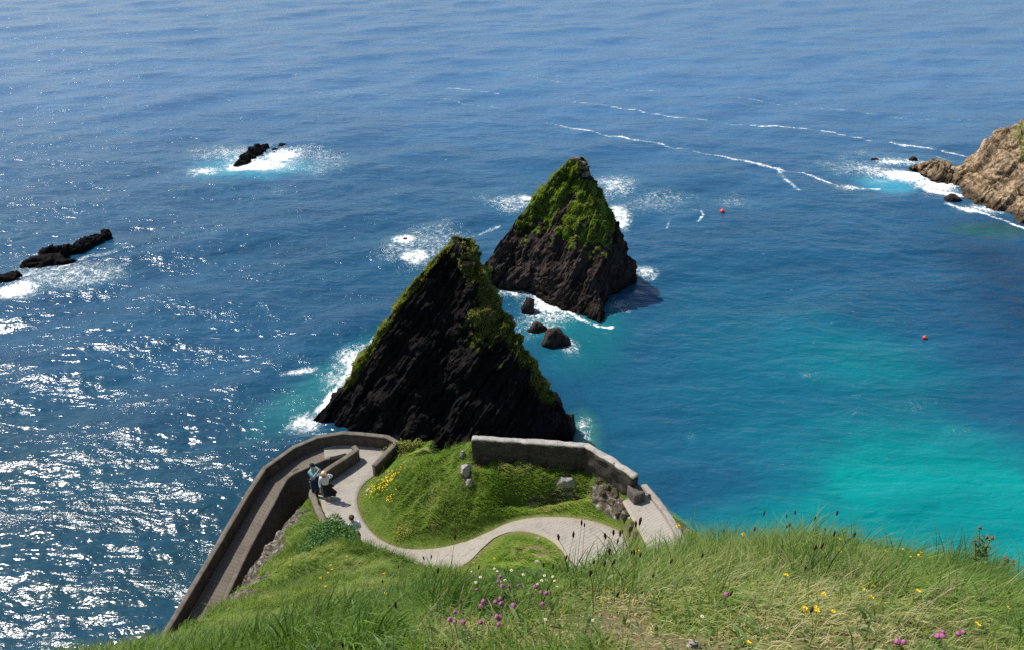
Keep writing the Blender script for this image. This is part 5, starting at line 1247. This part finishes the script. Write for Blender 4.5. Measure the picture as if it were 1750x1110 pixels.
# woman in white blouse and black skirt
c = P(561, 858, 26.6); c[2] = 26.66
J = dict(pelvis=(0, 0, .92), chest=(0, .0, 1.27), neck=(0, -.01, 1.42), head=(0, -.04, 1.51), face=(0, -1, 0), sh_l=(.165, 0, 1.33), sh_r=(-.165, 0, 1.33), el_l=(.34, -.10, 1.46), el_r=(-.22, .03, 1.06),
         wr_l=(.14, -.14, 1.60), wr_r=(-.22, -.08, .84), hip_l=(.09, 0, .86), hip_r=(-.09, 0, .86), kn_l=(.09, -.12, .48), kn_r=(-.09, .04, .47), an_l=(.09, -.12, .08), an_r=(-.09, .22, .13))
wom, H, fd = figure(tuple(c), math.radians(8), J, dict(top=m_wtop, shoe=m_wshoe), 'woman with blond hair, white blouse and windblown black skirt, one hand on her head')
def htail(p):
    z = p[:, 2].copy(); back = p[:, 1] > -.03; k = np.clip(-(z - .0) / .1, 0, 1) * back; p[:, 2] -= k * .22; p[:, 1] += k * .03; return p
cap_mesh('hair', H + [0, .015, .07], .112, m_hair_l, wom, zcut=-.75, wob=.10, tail=htail, sc=(1, 1.0, 1))
th = np.linspace(0, 2 * np.pi, 40, endpoint=False)[:, None]; tt = np.linspace(0, 1, 14)[None]
fold = 1 + .10 * np.sin(th * 7) * tt; rr = (.135 + .115 * tt ** 1.3) * fold
S = np.stack([np.cos(th) * rr * 1.05 + .13 * tt ** 1.6, np.sin(th) * rr * .85 + .05 * tt, .98 - .60 * tt + .05 * np.sin(th * 3) * tt + 0 * th], -1).reshape(-1, 3)
sk = mesh_np('skirt', S, [grid_faces(40, 14, True)], m_blk, wom, smooth=True); md = sk.modifiers.new('thick', 'SOLIDIFY'); md.thickness = .008
bg_ = box('handbag', (0, 0, 0), (.20, .08, .15), m_bag, None, .02); a8 = math.radians(8); q = np.array([.24, -.02, .88])
bg_.location = (c[0] + q[0] * math.cos(a8) - q[1] * math.sin(a8), c[1] + q[0] * math.sin(a8) + q[1] * math.cos(a8), c[2] + q[2]); bg_.rotation_euler = (0, 0, a8)
tag(bg_, 'small dark handbag at the hip of the woman in the black skirt', 'handbag')
V, F = tube(np.array([[.0, 0, .07], [-.10, .02, .25], [-.26, .02, .44], [-.34, 0, .53]]), .007, 6); mesh_np('strap', V, F, m_bag, bg_)
# man in pale shirt, half hidden by the spur
c = P(611, 943, 27.25); c[2] = 27.26
J = dict(pelvis=(0, .04, .94), chest=(0, -.08, 1.34), neck=(0, -.14, 1.48), head=(0, -.20, 1.57), face=(0, -1, 0), sh_l=(.20, -.06, 1.40), sh_r=(-.20, -.06, 1.40), el_l=(.26, -.10, 1.10), el_r=(-.26, -.10, 1.10),
         wr_l=(.20, -.30, .98), wr_r=(-.20, -.30, .98), hip_l=(.095, .04, .88), hip_r=(-.095, .04, .88), kn_l=(.11, -.08, .49), kn_r=(-.11, .10, .49), an_l=(.12, -.05, .08), an_r=(-.12, .26, .12))
mc, H, fd = figure(tuple(c), math.radians(-150), J, dict(top=m_wshirt, trousers=m_jean, shoe=m_dshoe), 'dark-haired man in a pale blue-white shirt walking behind the grassy spur')
cap_mesh('hair', H + [0, .01, .07], .108, m_hair_b, mc, zcut=-.25, wob=.12)
c = P(581, 946, 27.15); c[2] = 27.12
J = dict(J); J['chest'] = (0, -.04, 1.25); J['neck'] = (0, -.06, 1.40); J['head'] = (0, -.09, 1.48); J['sh_l'] = (.17, -.03, 1.31); J['sh_r'] = (-.17, -.03, 1.31)
mdn, H, fd = figure(tuple(c), math.radians(-140), J, dict(top=plain('brown_jacket', (.12, .07, .05), .2, 12, .9), trousers=m_jean, shoe=m_dshoe), 'brown-haired person almost wholly hidden by the spur, only the head showing')
cap_mesh('hair', H + [0, .01, .07], .118, plain('hair_chestnut', (.12, .06, .035), .3, 60, .6), mdn, zcut=-.6, wob=.12)
